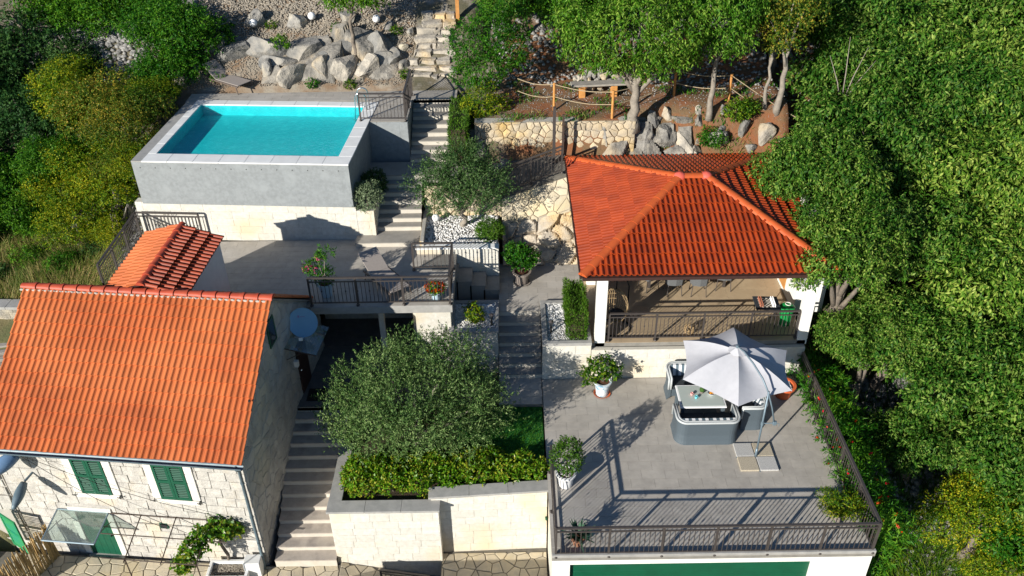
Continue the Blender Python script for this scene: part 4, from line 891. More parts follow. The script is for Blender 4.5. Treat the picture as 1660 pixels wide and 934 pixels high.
# roof: tiles, ridge caps, mortar bed, gutter, downpipe
sl = math.hypot(RY+0.2, RZ-EZ+0.03); upv = ((0,RY+0.2,RZ-EZ+0.03))
rf = thing('roof', None, None); rf.parent = house
section([(-0.18,EZ-0.05),(-0.16,EZ-0.09),(RY,RZ-0.10),(HD+0.16,EZ-0.12),(HD+0.18,EZ-0.08),(RY,RZ-0.03)], -HL, 0.05).build('roof_deck', M['greywood'], rf)
slope_tiles(rf, (-7.0,-0.2,EZ-0.03), (1,0,0), upv, [(0,0),(7.08,0),(7.08,sl),(0,sl)], 7.08/21, sl/13, M['tile_house'], 300)
slope_tiles(rf, (0.08,HD+0.2,EZ-0.03), (-1,0,0), (0,-(HD+0.2-RY),RZ-EZ+0.03), [(0,0),(7.08,0),(7.08,sl),(0,sl)], 7.08/21, sl/13, M['tile_house'], 0)
cap_line(rf, (0.10,RY,RZ-0.005), (-7.03,RY,RZ-0.005), M['tile_ridge'], 0.40, 0.125)
for i in range(40): 
    x = -7.0+i*0.177; MB().ball((x,RY-0.13,RZ-0.05),0.07,6,(1.4,0.5,0.5)).build('mortar_bed', M['mortar'], rf)
gu = MB(); prof = [(math.cos(a)*0.085, math.sin(a)*0.085) for a in [math.pi+i*math.pi/8 for i in range(9)]]
for i in range(8):
    xa, xb = -7.05+i*0.8925, -7.05+(i+1)*0.8925+0.01; r = 1.0+0.04*(i%2)
    n9 = len(prof); vs = [(xa, -0.28+p[0]*r, EZ-0.05+p[1]*r) for p in prof]+[(xb, -0.28+p[0]*r, EZ-0.05+p[1]*r) for p in prof]+[(xa, -0.28+p[0]*r*0.9, EZ-0.045+p[1]*r*0.9) for p in prof]+[(xb, -0.28+p[0]*r*0.9, EZ-0.045+p[1]*r*0.9) for p in prof]
    fs = [(j,j+n9,j+1+n9,j+1) for j in range(n9-1)]+[(2*n9+j,2*n9+j+1,3*n9+j+1,3*n9+j) for j in range(n9-1)]+[(0,2*n9,3*n9,n9),(n9-1,2*n9-1,4*n9-1,3*n9-1)]
    MB().add(vs, fs).build('gutter', M['zinc'], rf, smooth=False)
MB().tube([(-0.10,-0.27,EZ-0.1),(-0.10,-0.2,EZ-0.25),(-0.10,-0.11,EZ-0.36),(-0.10,-0.11,0.0),(-0.10,-0.19,-0.14)],0.045,10).build('downpipe', M['zinc'], house, smooth=True)
for z in (3.2,1.9,0.6): MB().tube([(-0.10,-0.11,z),(-0.10,-0.11,z+0.05)],0.055,10).build('pipe_joint', M['zinc'], house)
# old annex wall on the left of the house
ax = thing('annex_wall', 'old rough stone wall with peeling plaster left of the house', 'wall', (-6.67,15.09,0.8), HR); ax.scale = (0.96,)*3
bx(-10.2,-7.02,0.05,0.5,-0.9,2.9).build('core', M['mortar'], ax)
ashlar(ax, 3.15, 3.6, 0.30, 0.30, 0.6, M['limestone'], 0.07, 0.03, x0=-10.2, z0=-0.75, holes=[(-7.95,-7.25,0.05,1.45)], seed=43, y=0.062, rough=0.06, proud=0.03)
lf = thing('open_shutter', 'light green louvred shutter swung open on old annex wall', 'shutter', (-13.75,15.68,0.95), HR+R(-25)); slat_panel(lf, 0.68, 1.25, M['greenlight'], 18)

# ---------------------------------------------------------------- small tiled stair hut on the patio
shed = thing('stair_hut', 'small white hut with red-orange gabled tile roof on the patio', 'hut', (-9.38,21.65,5.2), R(-7))
b = MB(); pf = [(-0.95,0.0),(0.95,0.0),(0.95,1.98),(0.0,2.28),(-0.95,1.98)]
b.add([(p[0],-2.55,p[1]-(0.26 if p[1] > 1 else 0)) for p in pf]+[(p[0],-0.12,p[1]) for p in pf], [(0,1,2,3,4),(9,8,7,6,5)]+[(i,i+5,(i+1)%5+5,(i+1)%5) for i in range(5)]); b.build('wall', M['white'], shed)
ap, ev, hw = 2.42, 2.05, 1.13
srf = thing('roof', None, None); srf.parent = shed; srf.location = (0,0,0); srf.rotation_euler = (R(5.5),0,0)
b = MB(); pf = [(-hw,ev-0.05),(0,ap-0.05),(hw,ev-0.05),(hw,ev-0.01),(0,ap-0.005),(-hw,ev-0.01)]
b.add([(p[0],-2.66,p[1]) for p in pf]+[(p[0],0.0,p[1]) for p in pf], [(0,1,2,3,4,5),(11,10,9,8,7,6)]+[(i,i+6,(i+1)%6+6,(i+1)%6) for i in range(6)]); b.build('roof_deck', M['brown'], srf)
sw = math.hypot(hw, ap-ev)
slope_tiles(srf, (hw+0.02,-2.70,ev), (0,1,0), (-hw,0,ap-ev), [(0,0),(2.72,0),(2.72,sw),(0,sw)], 0.30, sw/3, M['tile_pav'])
slope_tiles(srf, (-hw-0.02,0.02,ev), (0,-1,0), (hw,0,ap-ev), [(0,0),(2.72,0),(2.72,sw),(0,sw)], 0.30, sw/3, M['tile_house'])
cap_line(srf, (0,-2.70,ap+0.0), (0,0.04,ap+0.0), M['tile_ridge'], 0.40, 0.11)

# ---------------------------------------------------------------- pavilion with the red hip roof
pav = thing('dining_pavilion', 'open dining pavilion with red tiled hip roof and white columns', 'pavilion', (5.5,23.35,4.2))
px0, px1, py0, py1, pe, pr = 1.95-5.5, 9.0-5.5, 19.70-23.35, 27.0-23.35, 2.58, 3.70
rx0, rx1 = 5.12-5.5, 5.92-5.5
for cx, cy in ((2.56,20.17),(8.52,20.17),(2.56,26.2),(8.52,26.2),(2.56,23.2)):
    bx(cx-5.5-0.15,cx-5.5+0.15,cy-23.35-0.15,cy-23.35+0.15,-0.15,pe-0.12).build('column', M['white'], pav, bevel=0.01)
for a in ((-3.12,3.2,-3.34,-3.16),(-3.12,3.2,2.75,2.93)): bx(*a,pe-0.118,pe+0.06).build('beam', M['wood'], pav)
for xx in np.linspace(-2.9,2.9,9): bx(xx-0.05,xx+0.05,-3.155,2.745,pe-0.02,pe+0.10).build('rafter', M['wood'], pav)
for nm, q in (('slope_deck',[(px0,py0,pe-0.05),(px1,py0,pe-0.05),(rx1,0,pr-0.06),(rx0,0,pr-0.06)]),('slope_deck',[(px1,py1,pe-0.05),(px0,py1,pe-0.05),(rx0,0,pr-0.06),(rx1,0,pr-0.06)])):
    MB().add(q+[(p[0],p[1],p[2]+0.03) for p in q], [(3,2,1,0),(4,5,6,7),(0,1,5,4),(1,2,6,5),(2,3,7,6),(3,0,4,7)]).build(nm, M['brown'], pav)
for q in ([(px0,py1,pe-0.05),(px0,py0,pe-0.05),(rx0,0,pr-0.06)],[(px1,py0,pe-0.05),(px1,py1,pe-0.05),(rx1,0,pr-0.06)]):
    MB().add(q+[(p[0],p[1],p[2]+0.03) for p in q], [(2,1,0),(3,4,5),(0,1,4,3),(1,2,5,4),(2,0,3,5)]).build('slope_deck', M['brown'], pav)
sf = math.hypot(-py0, pr-pe); ss = math.hypot(rx0-px0, pr-pe); Wd = px1-px0; Dp = py1-py0
n1 = slope_tiles(pav, (px0,py0,pe), (1,0,0), (0,-py0,pr-pe), [(0,0),(Wd,0),(rx1-px0,sf),(rx0-px0,sf)], 0.322, sf/10, M['tile_pav'])
n2 = slope_tiles(pav, (px0,py1,pe), (0,-1,0), (rx0-px0,0,pr-pe), [(0,0),(Dp,0),(py1,ss)], 0.322, ss/9, M['tile_pav'], 299-n1)
n3 = slope_tiles(pav, (px1,py0,pe), (0,1,0), (rx1-px1,0,pr-pe), [(0,0),(Dp,0),(-py0,ss)], 0.322, ss/9, M['tile_pav'], max(0,299-n1-n2))
slope_tiles(pav, (px1,py1,pe), (-1,0,0), (0,-py1,pr-pe), [(0,0),(Wd,0),(px1-rx0,sf),(px1-rx1,sf)], 0.322, sf/10, M['tile_pav'], 0)
for a, c in (((px0,py0,pe),(rx0,0,pr)),((px1,py0,pe),(rx1,0,pr)),((px0,py1,pe),(rx0,0,pr)),((px1,py1,pe),(rx1,0,pr))):
    cap_line(pav, (a[0],a[1],a[2]+0.03), (c[0],c[1],c[2]+0.03), M['tile_hip'], 0.40, 0.145, 'hip_tile', 0.9, 0.7, collar=False)
cap_line(pav, (rx0,0,pr+0.03), (rx1,0,pr+0.03), M['tile_hip'], 0.40, 0.145, 'ridge_tile', 0.9, 0.7, collar=False)
for x in (rx0, rx1): MB().ball((x,0,pr+0.03),0.19,14,(1,1,0.72)).build('ridge_cap', M['tile_cap'], pav, smooth=True)
bx(px0-0.02,px1+0.02,py0-0.11,py0-0.02,pe-0.09,pe-0.0).build('gutter', M['brown'], pav, bevel=0.012)
bx(px0-0.09,px0-0.021,py0-0.02,py1,pe-0.07,pe-0.0).build('gutter', M['brown'], pav, bevel=0.012)
# white chimney wall and kitchen on the right of the pavilion
kt = thing('outdoor_kitchen', 'white masonry kitchen wall with counter on right side of pavilion', 'kitchen', (8.9,22.6,4.2))
bx(-0.28,0.6,-1.2,2.6,0.0,0.9).build('counter_base', M['white'], kt, bevel=0.01); bx(-0.32,0.62,-1.22,2.62,0.902,0.95).build('counter_top', M['coping'], kt, bevel=0.008)
bx(0.42,0.6,-1.2,2.6,0.952,2.2).build('back_wall', M['white'], kt); bx(0.1,0.95,-0.2,1.0,2.202,2.9).build('chimney', M['white'], kt, bevel=0.02)
bx(-0.296,-0.285,-0.2,0.4,0.15,0.8).build('cabinet_door', M['wood'], kt); bx(-0.296,-0.285,0.45,1.05,0.15,0.8).build('cabinet_door', M['wood'], kt)

# ---------------------------------------------------------------- garage under the terrace
ga = thing('garage', 'white garage with wide green roller door under the terrace', 'garage', (4.72,13.36,-0.59))
gx0, gx1, gt = 0.88-4.72, 8.56-4.72, 3.59
bx(gx0,1.30-4.72,0,0.25,0,gt).build('front_pier', M['white'], ga); bx(7.15-4.72,gx1,0,0.25,0,gt).build('front_pier', M['white'], ga)
bx(1.301-4.72,7.149-4.72,0,0.25,3.26,gt).build('lintel', M['white'], ga)
for i in range(18): bx(1.302-4.72,7.148-4.72,0.10,0.13,i*0.18+0.002,i*0.18+0.176).build('door_slat', M['greendoor'], ga, bevel=0.006)
bx(gx0,gx0+0.25,0.251,6.45,0,gt).build('side_wall', M['cladding'], ga); bx(gx1-0.25,gx1,0.251,6.45,0,gt).build('side_wall', M['white'], ga)
bx(gx0-0.02,gx1+0.02,-0.07,0.02,gt+0.012,gt+0.10).build('slab_edge', M['greycoping'], ga, bevel=0.008)
for i in range(2): pass
MB().tube([(gx0-0.06,2.3,0.3),(gx0-0.06,2.3,2.4),(gx0-0.06,2.0,2.55)],0.03,8).build('downpipe', M['greendoor'], ga, smooth=True)

# ---------------------------------------------------------------- courtyard below the patio
cyd = thing('courtyard_walls', 'dark stone walls and opening under the patio slab', 'wall', (-4.2,20.72,2.98))
bx(-2.0,2.4,2.35,2.55,0,1.96).build('back_wall', M['limestone'], cyd)
bx(0.18,0.34,0.15,0.31,0,1.95).build('pillar', M['cladding'], cyd)
bx(1.32,2.36,0.0,0.22,-0.2,1.94).build('front_wall', M['cladding'], cyd); bx(2.10,2.36,0.221,2.34,-0.2,1.94).build('side_wall', M['cladding'], cyd)
bx(1.2,1.319,0.3,2.34,0,1.94).build('dividing_wall', M['cladding'], cyd)
bx(-1.74,2.44,-0.08,0.0,1.96,2.215).build('slab_edge', M['greycoping'], cyd, bevel=0.01)
bx(-1.74,2.44,0.002,3.7,1.965,2.09).build('slab_underside', M['greycoping'], cyd)
tag(bx(-6.08,-5.56,19.02,19.56,2.983,2.997).build('door_mat', M['black']), 'black rubber door mat beside shaded gable door', 'door mat')

# ---------------------------------------------------------------- banks and retaining walls
bank = thing('stone_bank', 'sloping bank of concreted pale stones left of pavilion', 'bank', (1.1,24.4,4.2))
def bankf(u, v, h):
    """u in metres along x (world), v 0..1 up the slope"""
    zt = 5.95+0.30*(u+0.3); y = 24.35+v*(1.35+0.12*(u+0.3)); z = 4.15+v*(zt-4.15); s = 0.62
    return (u-1.1, y-24.4-h*0.80, z-4.2+h*0.60)
b = MB(); vs = [bankf(u, v, -0.012) for v in (0,0.5,1) for u in (-0.3,0.7,1.5,2.35)]; fs = [(j*4+i,j*4+i+1,j*4+5+i,j*4+4+i) for j in range(2) for i in range(3)]
b.add(vs, fs).build('mortar_face', M['bankjoint'], bank)
cells = voronoi([(-0.3,0),(2.35,0),(2.35,2.5),(-0.3,2.5)], 0.32, 11, 0.02)
flagstones(bank, [c for c in cells if sum(p[1] for p in c)/len(c) > 1.35], lambda u, v, h: bankf(u, v/2.5, h), M['crazy'], 0.012, 'bank_stone', 0.02, 2)
link('natural_rock', outcrop_mesh(14, 2.6, 1.5, lambda u, v, h: bankf(u-0.28, v/2.5, h*0.75+0.02), 0.62, 0.055, 0.26, 0.10, None, tilt=0.3), M['warmcrop'], bank)
bank2 = thing('stone_bank', 'warm yellow stone bank behind the small olive', 'bank', (-1.7,25.5,5.4))
def bankg(u, v, h): return (u+1.7, 25.45+v*0.5-25.5-h*0.85, 5.35+v*1.0-5.4+h*0.5)
MB().add([bankg(u, v, -0.012) for v in (0,1.0) for u in (-2.9,-0.3)], [(0,1,3,2)]).build('mortar_face', M['mortar'], bank2)
flagstones(bank2, voronoi([(-2.9,0),(-0.3,0),(-0.3,1.0),(-2.9,1.0)], 0.30, 12, 0.018), bankg, M['rubble'], 0.03, 'bank_stone', 0.05, 4, 0.02)
struct('bank_path', MB().prism([(-2.0,25.85),(-0.3,25.72),(1.9,26.0),(1.9,27.42),(-2.0,27.42)], 4.5, [6.3,6.0,6.72,6.8,6.4]).mesh('bank_path'), M['crazyjoint'], 'narrow stone path above the bank')
rw = thing('retaining_wall', 'yellowish rubble retaining wall below red soil terrace', 'wall', (1.4,27.42,6.3))
bx(-2.6,2.9,0.03,0.5,-0.4,1.62).build('core', M['mortar'], rw)
flagstones(rw, voronoi([(-2.6,-0.4),(2.9,-0.4),(2.9,1.66),(-2.6,1.66)], 0.25, 13, 0.016), lambda u, v, h: (u, 0.03-h, v), M['rubble'], 0.035, 'rubble_stone', 0.035, 5, 0.025)
tag(bx(-0.05,0.05,-0.05,0.05,0,2.1).build('steel_post', M['iron'], loc=(1.5,26.95,6.6)), 'black steel post rising above the bank railing', 'post')
tag(bx(-0.035,0.035,-0.035,0.035,0,1.75).build('rusty_post', M['ironold'], loc=(1.80,26.9,6.7)), 'thin rusty post beside the black steel post', 'post')
# rough stone steps climbing behind the pool
rs = thing('rock_steps', 'rough pale stone steps climbing the slope behind the pool deck', 'stairs', (-3.0,30.9,7.9))
for i in range(10):
    zz = i*0.19; yy = i*0.29; wt = 1.75-0.05*i; cuts = sorted([0,1]+[rnd.uniform(0.25,0.75) for _ in range(1+i%2)]); sh = 0.10*math.sin(i*1.7)+i*0.05
    for a, b2 in zip(cuts[:-1], cuts[1:]):
        o = link('step_stone', unit_block(M['palerock'] if rnd.random() < 0.6 else M['warmcrop'], 'step_stone', 0.09, 0.10, rnd.randint(0,5)), None, rs)
        o.location = (-0.85+sh+wt*(a+b2)/2, yy+0.2+rnd.uniform(-.04,.04), zz+0.02+rnd.uniform(-.02,.02)); o.scale = (wt*(b2-a)*1.03, 0.46+rnd.uniform(0,.1), 0.36); o.rotation_euler = (rnd.uniform(-.06,.06),rnd.uniform(-.05,.05),rnd.uniform(-.12,.12))
tag(bx(-0.07,0.07,-0.07,0.07,0,1.6).build('timber_post', M['wood'], loc=(-1.95,33.6,9.5)), 'thick pale timber post at the top of rock steps', 'post')
# unseen wall added below the garden so its shade falls on the path
wall('shade_wall', 'unseen stone wall added to shade the paved path', (-6.2,12.05), (1.6,12.05), -0.4, 2.05, 0.3, seed=51)
# left neighbour: dry stone wall, red shed wall
nw = wall('garden_wall', 'dry stone garden wall with concrete cap below wild grass', (-18.6,22.5), (-13.6,22.3), 2.3, 4.05, 0.4, m='greyrock', core='mortar', rowh=0.22, wr=(0.22,0.4), seed=52, coping='greycoping', cop=(0.10,0.05), rough=0.06)
rd = thing('red_outbuilding', 'dark red outbuilding wall with stone verge beside wild grass', 'building', (-18.4,25.6,3.8), R(20))
bx(-4,0.6,0.0,3.2,-0.5,1.3).build('wall', M['render'], rd); MB().hexa([(-4,-0.2,1.32),(0.5,-0.2,1.32),(0.5,3.3,1.5),(-4,3.3,1.5),(-4,-0.2,1.40),(0.5,-0.2,1.40),(0.5,3.3,1.58),(-4,3.3,1.58)]).build('roof', M['redwall'], rd)
for i in range(12): bx(0.505,0.72,-0.2+i*0.29,0.06+i*0.29,1.30,1.55).build('verge_stone', M['palerock'], rd)
old = thing('timber_stack', 'stack of old weathered beams between house and garden wall', 'timber', (-15.2,20.4,3.2), R(10))
for i in range(7): bx(-1.4,1.2,i*0.32-1.0,i*0.32-0.82,0.02*i,0.16+0.02*i).build('beam', M['greywood'], old, bevel=0.01)

# ---------------------------------------------------------------- terrace furniture
def upath(w, d, r, n=6):
    """U-shaped plan open towards +y: left arm, back at y=0, right arm"""
    P = [(-w/2, d)]
    P += [(-w/2+r-r*math.cos(a), r-r*math.sin(a)) for a in [i*math.pi/2/n for i in range(n+1)]]
    P += [(w/2-r+r*math.sin(a), r-r*math.cos(a)) for a in [i*math.pi/2/n for i in range(n+1)]]
    return P+[(w/2, d)]
def tub_seat(name, label, loc, rz, w, d=0.78, cushions=2, group=None, cat='sofa'):
    t = thing(name, label, cat, loc, rz, group)
    P = upath(w, d, 0.28); n = len(P)
    def ring(off, z, fl=0.0):
        out = []
        for i, p in enumerate(P):
            a = P[max(0,i-1)]; b = P[min(n-1,i+1)]; dx, dy = b[0]-a[0], b[1]-a[1]; l = math.hypot(dx,dy); out.append((p[0]+dy/l*(off), p[1]-dx/l*(off), z))
        return out
    b = MB(); rows = [ring(0.02,0.0), ring(-0.01,0.12), ring(-0.03,0.30), ring(0.0,0.74), ring(-0.09,0.74), ring(-0.10,0.12)]
    vs = [p for r_ in rows for p in r_]; fs = [(j*n+i, j*n+i+1, (j+1)*n+i+1, (j+1)*n+i) for j in range(5) for i in range(n-1)]
    fs += [(0,n,2*n,3*n,4*n,5*n)[::1], tuple(k*n+n-1 for k in (5,4,3,2,1,0))]
    b.add(vs, fs).build('shell', M['rattan'], t)
    mid = [((a[0]+c[0])/2,(a[1]+c[1])/2) for a, c in zip(ring(0.015,0), ring(-0.105,0))]
    path = [(mid[0][0],mid[0][1]+0.02,0.42)]+[(x,y,0.775) for x, y in mid]+[(mid[-1][0],mid[-1][1]+0.02,0.42)]
    b = MB()
    for dx in (-0.035, 0.035): b.tube([((p[0]+(dx if True else 0)*(1 if p[0] > 0 else -1)*(abs(p[0])/(w/2))), p[1]-dx*(1-min(1,p[1]/0.3)), p[2]) for p in path], 0.034, 8)
    b.build('arm_rim', M['rattanrim'], t, smooth=True)
    bx(-w/2+0.10,w/2-0.10,0.10,d-0.02,0.10,0.36).build('seat_base', M['rattan'], t, bevel=0.02)
    cw = (w-0.22)/cushions
    for k in range(cushions):
        x0 = -w/2+0.11+k*cw
        bx(x0+0.006,x0+cw-0.006,0.13,d,0.362,0.48).build('seat_cushion', M['seatdark'], t, bevel=0.03)
        c = thing('back_cushion', None, None); c.parent = t; ns = max(5, int(cw/0.085)); s = (cw-0.03)/ns
        for i in range(ns):
            MB().hexa([(x0+0.015+i*s,0.115,0.49),(x0+0.015+(i+1)*s,0.115,0.49),(x0+0.015+(i+1)*s,0.28,0.49),(x0+0.015+i*s,0.28,0.49),(x0+0.015+i*s,0.115,0.80),(x0+0.015+(i+1)*s,0.115,0.80),(x0+0.015+(i+1)*s,0.19,0.80),(x0+0.015+i*s,0.19,0.80)]).build('stripe', M['whitegloss' if i%2 else 'bluegrey'], c)
    return t
tub_seat('garden_sofa', 'grey woven garden loveseat turned to wall of steps, its back towards garage front', (5.27,17.0,3.0), 0.0, 1.72)
tub_seat('garden_sofa', 'grey woven garden loveseat with striped cushions against white wall', (5.35,19.62,3.0), math.pi, 1.78)
tub_seat('garden_armchair', 'grey woven tub armchair under the parasol', (7.02,18.02,3.0), R(90), 0.95, 0.72, 1, cat='armchair')
tb = thing('coffee_table', 'low rectangular table with pale glass top beside the parasol', 'table', (5.25,18.20,3.0))
bx(-0.64,0.64,-0.47,0.47,0.655,0.695).build('table_frame', M['whitegloss'], tb, bevel=0.008); bx(-0.59,0.59,-0.42,0.42,0.6955,0.702).build('table_top', M['tabletop'], tb)
for sx in (-1,1):
    for sy in (-1,1): bx(sx*0.56-0.05,sx*0.56+0.05,sy*0.39-0.05,sy*0.39+0.05,0,0.654).build('leg', M['rattan'], tb, bevel=0.008)
bx(-0.5,0.5,-0.34,0.34,0.12,0.16).build('lower_shelf', M['rattan'], tb)
def cup(name, label, loc, m, r=0.04, h=0.08):
    t = thing(name, label, 'cup', loc); MB().lathe([(r*0.75,0),(r,h*0.3),(r,h),(r*0.85,h),(r*0.8,h*0.2)], 16, caps=(True,True)).build('body', m, t, smooth=False)
    MB().tube([(r,0,h*0.8),(r+0.025,0,h*0.6),(r,0,h*0.3)],0.008,6).build('handle', m, t); return t
cup('cup', 'small pink cup on the glass table', (5.0,18.24,3.703), M['pink']); cup('cup', 'small turquoise cup on the glass table', (5.10,18.10,3.703), M['cyan'])
t = thing('potted_cactus', 'small round green cactus in pot on the glass table', 'cactus', (5.30,18.32,3.703)); MB().lathe([(0.045,0),(0.06,0.07),(0.05,0.07)],14,caps=(True,True)).build('pot', M['potgrey'], t); MB().ball((0,0,0.12),0.075,12,(1,1,1.1)).build('plant', M['cactus'], t)
t = thing('snack_bowl', 'white bowl of orange snacks on the glass table', 'bowl', (5.56,18.26,3.703)); MB().lathe([(0.05,0),(0.11,0.05),(0.125,0.075),(0.115,0.075),(0.09,0.03)],18,caps=(True,True)).build('bowl', M['potwhite'], t, smooth=False)
for i in range(9): MB().ball((rnd.uniform(-.05,.05),rnd.uniform(-.05,.05),0.06+rnd.uniform(0,.02)),0.028,6,(1.3,0.8,0.7)).build('snack', M['orangefruit'], t)

# cantilever parasol
um = thing('cantilever_parasol', 'light grey cantilever parasol on four pebble slabs', 'parasol', (6.47,16.48,3.0))
for k, (a, c, m_) in enumerate(((-0.5,-0.5,'terrazzo2'),(0.012,-0.5,'terrazzo'),(-0.5,0.012,'terrazzo'),(0.012,0.012,'terrazzo2'))):
    bx(a,a+0.49,c,c+0.49,0.003,0.055).build('base_slab', M[m_], um, bevel=0.008)
bx(-0.52,0.52,-0.011,0.011,0.003,0.03).build('base_cross', M['bluegrey'], um); bx(-0.0105,0.0105,-0.52,-0.012,0.003,0.031).build('base_cross', M['bluegrey'], um)
MB().tube([(0,0,0.0),(0,0,2.35)],0.026,10).build('pole', M['bluegrey'], um, smooth=True)
MB().tube([(0,0,0.03),(0,0,0.35)],0.034,10).build('pole_sleeve', M['bluegrey'], um, smooth=True)
hub = Vector((5.88-6.47,17.72-16.48,2.72)); piv = Vector((0,0,2.30)); low = Vector((0.30,-0.02,1.28))
arm = [low, low.lerp(piv,0.5)+Vector((0.02,0,0)), piv, Vector((-0.12,0.27,2.55)), Vector((-0.30,0.63,2.75)), Vector((-0.47,0.98,2.86)), hub+Vector((0,0,0.13)), hub+Vector((0,0,0.0))]
MB().tube(arm, [0.022]*3+[0.024]*3+[0.02]*2, 8).build('arm', M['bluegrey'], um, smooth=True)
MB().tube([(0,0,1.25),(0.30,-0.02,1.28)],0.016,8).build('strut', M['bluegrey'], um); bx(0.26,0.36,-0.06,0.02,1.22,1.34).build('crank_box', M['bluegrey'], um, bevel=0.01)
MB().tube([(0.0,0.0,1.2),(0.0,0.0,1.32)],0.04,10).build('sleeve', M['bluegrey'], um)
MB().tube([(0.34,-0.04,1.28),(0.42,-0.06,1.28),(0.42,-0.06,1.2)],0.01,6).build('crank_handle', M['bluegrey'], um)
cor = []; cen = Vector((5.93-6.47,17.74-16.48,2.62))
for k in range(6): a = R(20+60*k); cor.append(cen+Vector((1.6*math.cos(a), 1.6*math.sin(a), -0.42+0.05*math.sin(a))))
top = cen+Vector((0,0,0.06)); b = MB(); nr, ns = 7, 6
for k in range(6):                  # six panels, sagging between the ribs
    A, B = cor[k], cor[(k+1)%6]; vs = []
    for i in range(nr+1):
        for j in range(ns+1):
            s, q = i/nr, j/ns; edge = A.lerp(B, q); sag = math.sin(math.pi*q); edge = edge.lerp(cen+Vector((0,0,-0.42)), 0.07*sag)
            p = top.lerp(edge, s); p.z += 0.10*math.sin(math.pi*s)*(1-0.9*sag) - 0.05*sag*s*s; vs.append(p)
    fs = [(i*(ns+1)+j, (i+1)*(ns+1)+j, (i+1)*(ns+1)+j+1, i*(ns+1)+j+1) for i in range(nr) for j in range(ns)]
    me = MB().add(vs, fs).mesh('canopy_panel', smooth=True); link('canopy_panel', me, M['canvas'], um)
for k in range(6):
    A = cor[k]; pts = [top.lerp(A, s)+Vector((0,0,0.10*math.sin(math.pi*s)-0.025)) for s in [i/6 for i in range(7)]]
    MB().tube(pts, 0.009, 6).build('rib', M['bluegrey'], um)
b = MB(); vs = [(hub.x,hub.y,hub.z+0.10)]+[(cen.x+0.26*math.cos(R(20+30*k)), cen.y+0.26*math.sin(R(20+30*k)), cen.z+(0.075 if k%2 == 0 else 0.04)) for k in range(12)]
b.add(vs, [(0,1+k,1+(k+1)%12) for k in range(12)]).build('vent_cap', M['canvas'], um)
MB().tube([hub+Vector((0,0,-0.3)), hub+Vector((0,0,0.16))],0.035,10).build('hub', M['bluegrey'], um)

# ---------------------------------------------------------------- potted plants
def pot(parent, r, h, m, soil=True, rim=0.03, saucer=None, k=0.72):
    MB().lathe([(r*k,0.01),(r*0.95,h*0.9),(r+rim,h*0.9),(r+rim,h),(r*0.88,h),(r*0.86,h-0.05)], 28, caps=(True,False)).build('pot', m, parent)
    if soil: MB().lathe([(r*0.87,h-0.045)], 28).build('soil', M['soilpot'], parent) if False else MB().lathe([(r*0.05,h-0.04),(r*0.87,h-0.05)], 28, caps=(True,False)).build('soil', M['soilpot'], parent)
    if saucer: MB().lathe([(r*0.8,0.0),(r*1.02,0.03),(r*1.05,0.03),(r*0.85,0.002)], 28, caps=(True,False)).build('saucer', saucer, parent)
def potted(name, label, loc, potargs, blobs, n, m, seed, stems=3, sr=0.018, cat='potted plant', bark='bark', **kw):
    t = thing(name, label, cat, loc); pot(t, **potargs); h = potargs['h']
    b = MB(); rr = random.Random(seed)
    for q in blobs[:stems]: b.tube([(rr.uniform(-.03,.03),rr.uniform(-.03,.03),h-0.06),(q[0]*0.4,q[1]*0.4,h+(q[2]-h)*0.45),(q[0],q[1],q[2])],[sr,sr*0.8,sr*0.4],7)
    b.build('stem', M[bark], t, smooth=True)
    link('foliage', quads_mesh('foliage', foliage(seed, blobs, n, **kw), m), None, t); return t
potted('lemon_tree', 'lemon tree with bright leaves in blue and white pot', (2.60,19.15,3.0), dict(r=0.24,h=0.5,m=M['potblue'],saucer=M['terracotta']),
    [(-0.22,0.1,0.86,0.30,0.28,0.24),(0.05,0.18,0.98,0.28,0.26,0.24),(0.36,0.05,0.78,0.20,0.2,0.16),(-0.42,-0.02,0.70,0.2,0.2,0.16)], 900, M['l_lemon'], 61, L=0.12, W=0.055, droop=0.3, per=6, Ls=0.16, shell=0.4, cull=False)
blt = potted('round_topiary', 'dense round green topiary in white ceramic pot', (1.32,15.62,3.0), dict(r=0.24,h=0.46,m=M['potwhite']),
    [(0,0,1.02,0.42,0.42,0.44),(0.05,0.05,1.3,0.28,0.28,0.24)], 5200, M['l_cypress'], 62, L=0.05, W=0.022, droop=-0.1, per=8, Ls=0.08, shell=0.7, cull=False)
g = np.random.default_rng(3); n = 120; link('white_gravel', pebbles(3, np.stack([g.uniform(-.15,.15,n),g.uniform(-.15,.15,n),np.full(n,0.43)],1), 0.025, M['pebble'], 'white_gravel'), None, blt)['kind'] = 'stuff'
t = thing('aloe_plant', 'spiky blue-green aloe in a pot at railing corner', 'potted plant', (1.50,13.72,3.0)); pot(t, 0.16, 0.26, M['claypot'])
gg = np.random.default_rng(9); n = 60; a = gg.random(n)*6.283; el = gg.uniform(0.15,1.3,n); D = np.stack([np.cos(a)*np.cos(el),np.sin(a)*np.cos(el),np.sin(el)],1)
link('leaves', quads_mesh('leaves', leaf_quads(np.tile([[0,0,0.26]],(n,1))+D*0.04, D, unit(np.cross(D,np.cross(D,[0,0,1.0])+1e-3)*-1), gg.uniform(0.3,0.52,n), np.full(n,0.06), 0.15), M['l_aloe']), None, t)
potted('juniper_pot', 'spreading golden-green juniper in pot at terrace corner', (8.02,14.42,3.0), dict(r=0.22,h=0.3,m=M['potgrey']),
    [(0,0,0.48,0.45,0.4,0.24),(-0.28,0.12,0.5,0.28,0.26,0.2),(0.22,-0.12,0.55,0.28,0.26,0.22)], 4200, M['l_yellow'], 63, L=0.07, W=0.018, droop=0.1, out=1.2, per=8, Ls=0.14, cull=False)
t = thing('terracotta_pot', 'large orange terracotta pot of pebbles beside the armchair', 'pot', (7.85,18.95,3.0)); pot(t, 0.30, 0.42, M['terracotta'], rim=0.04)
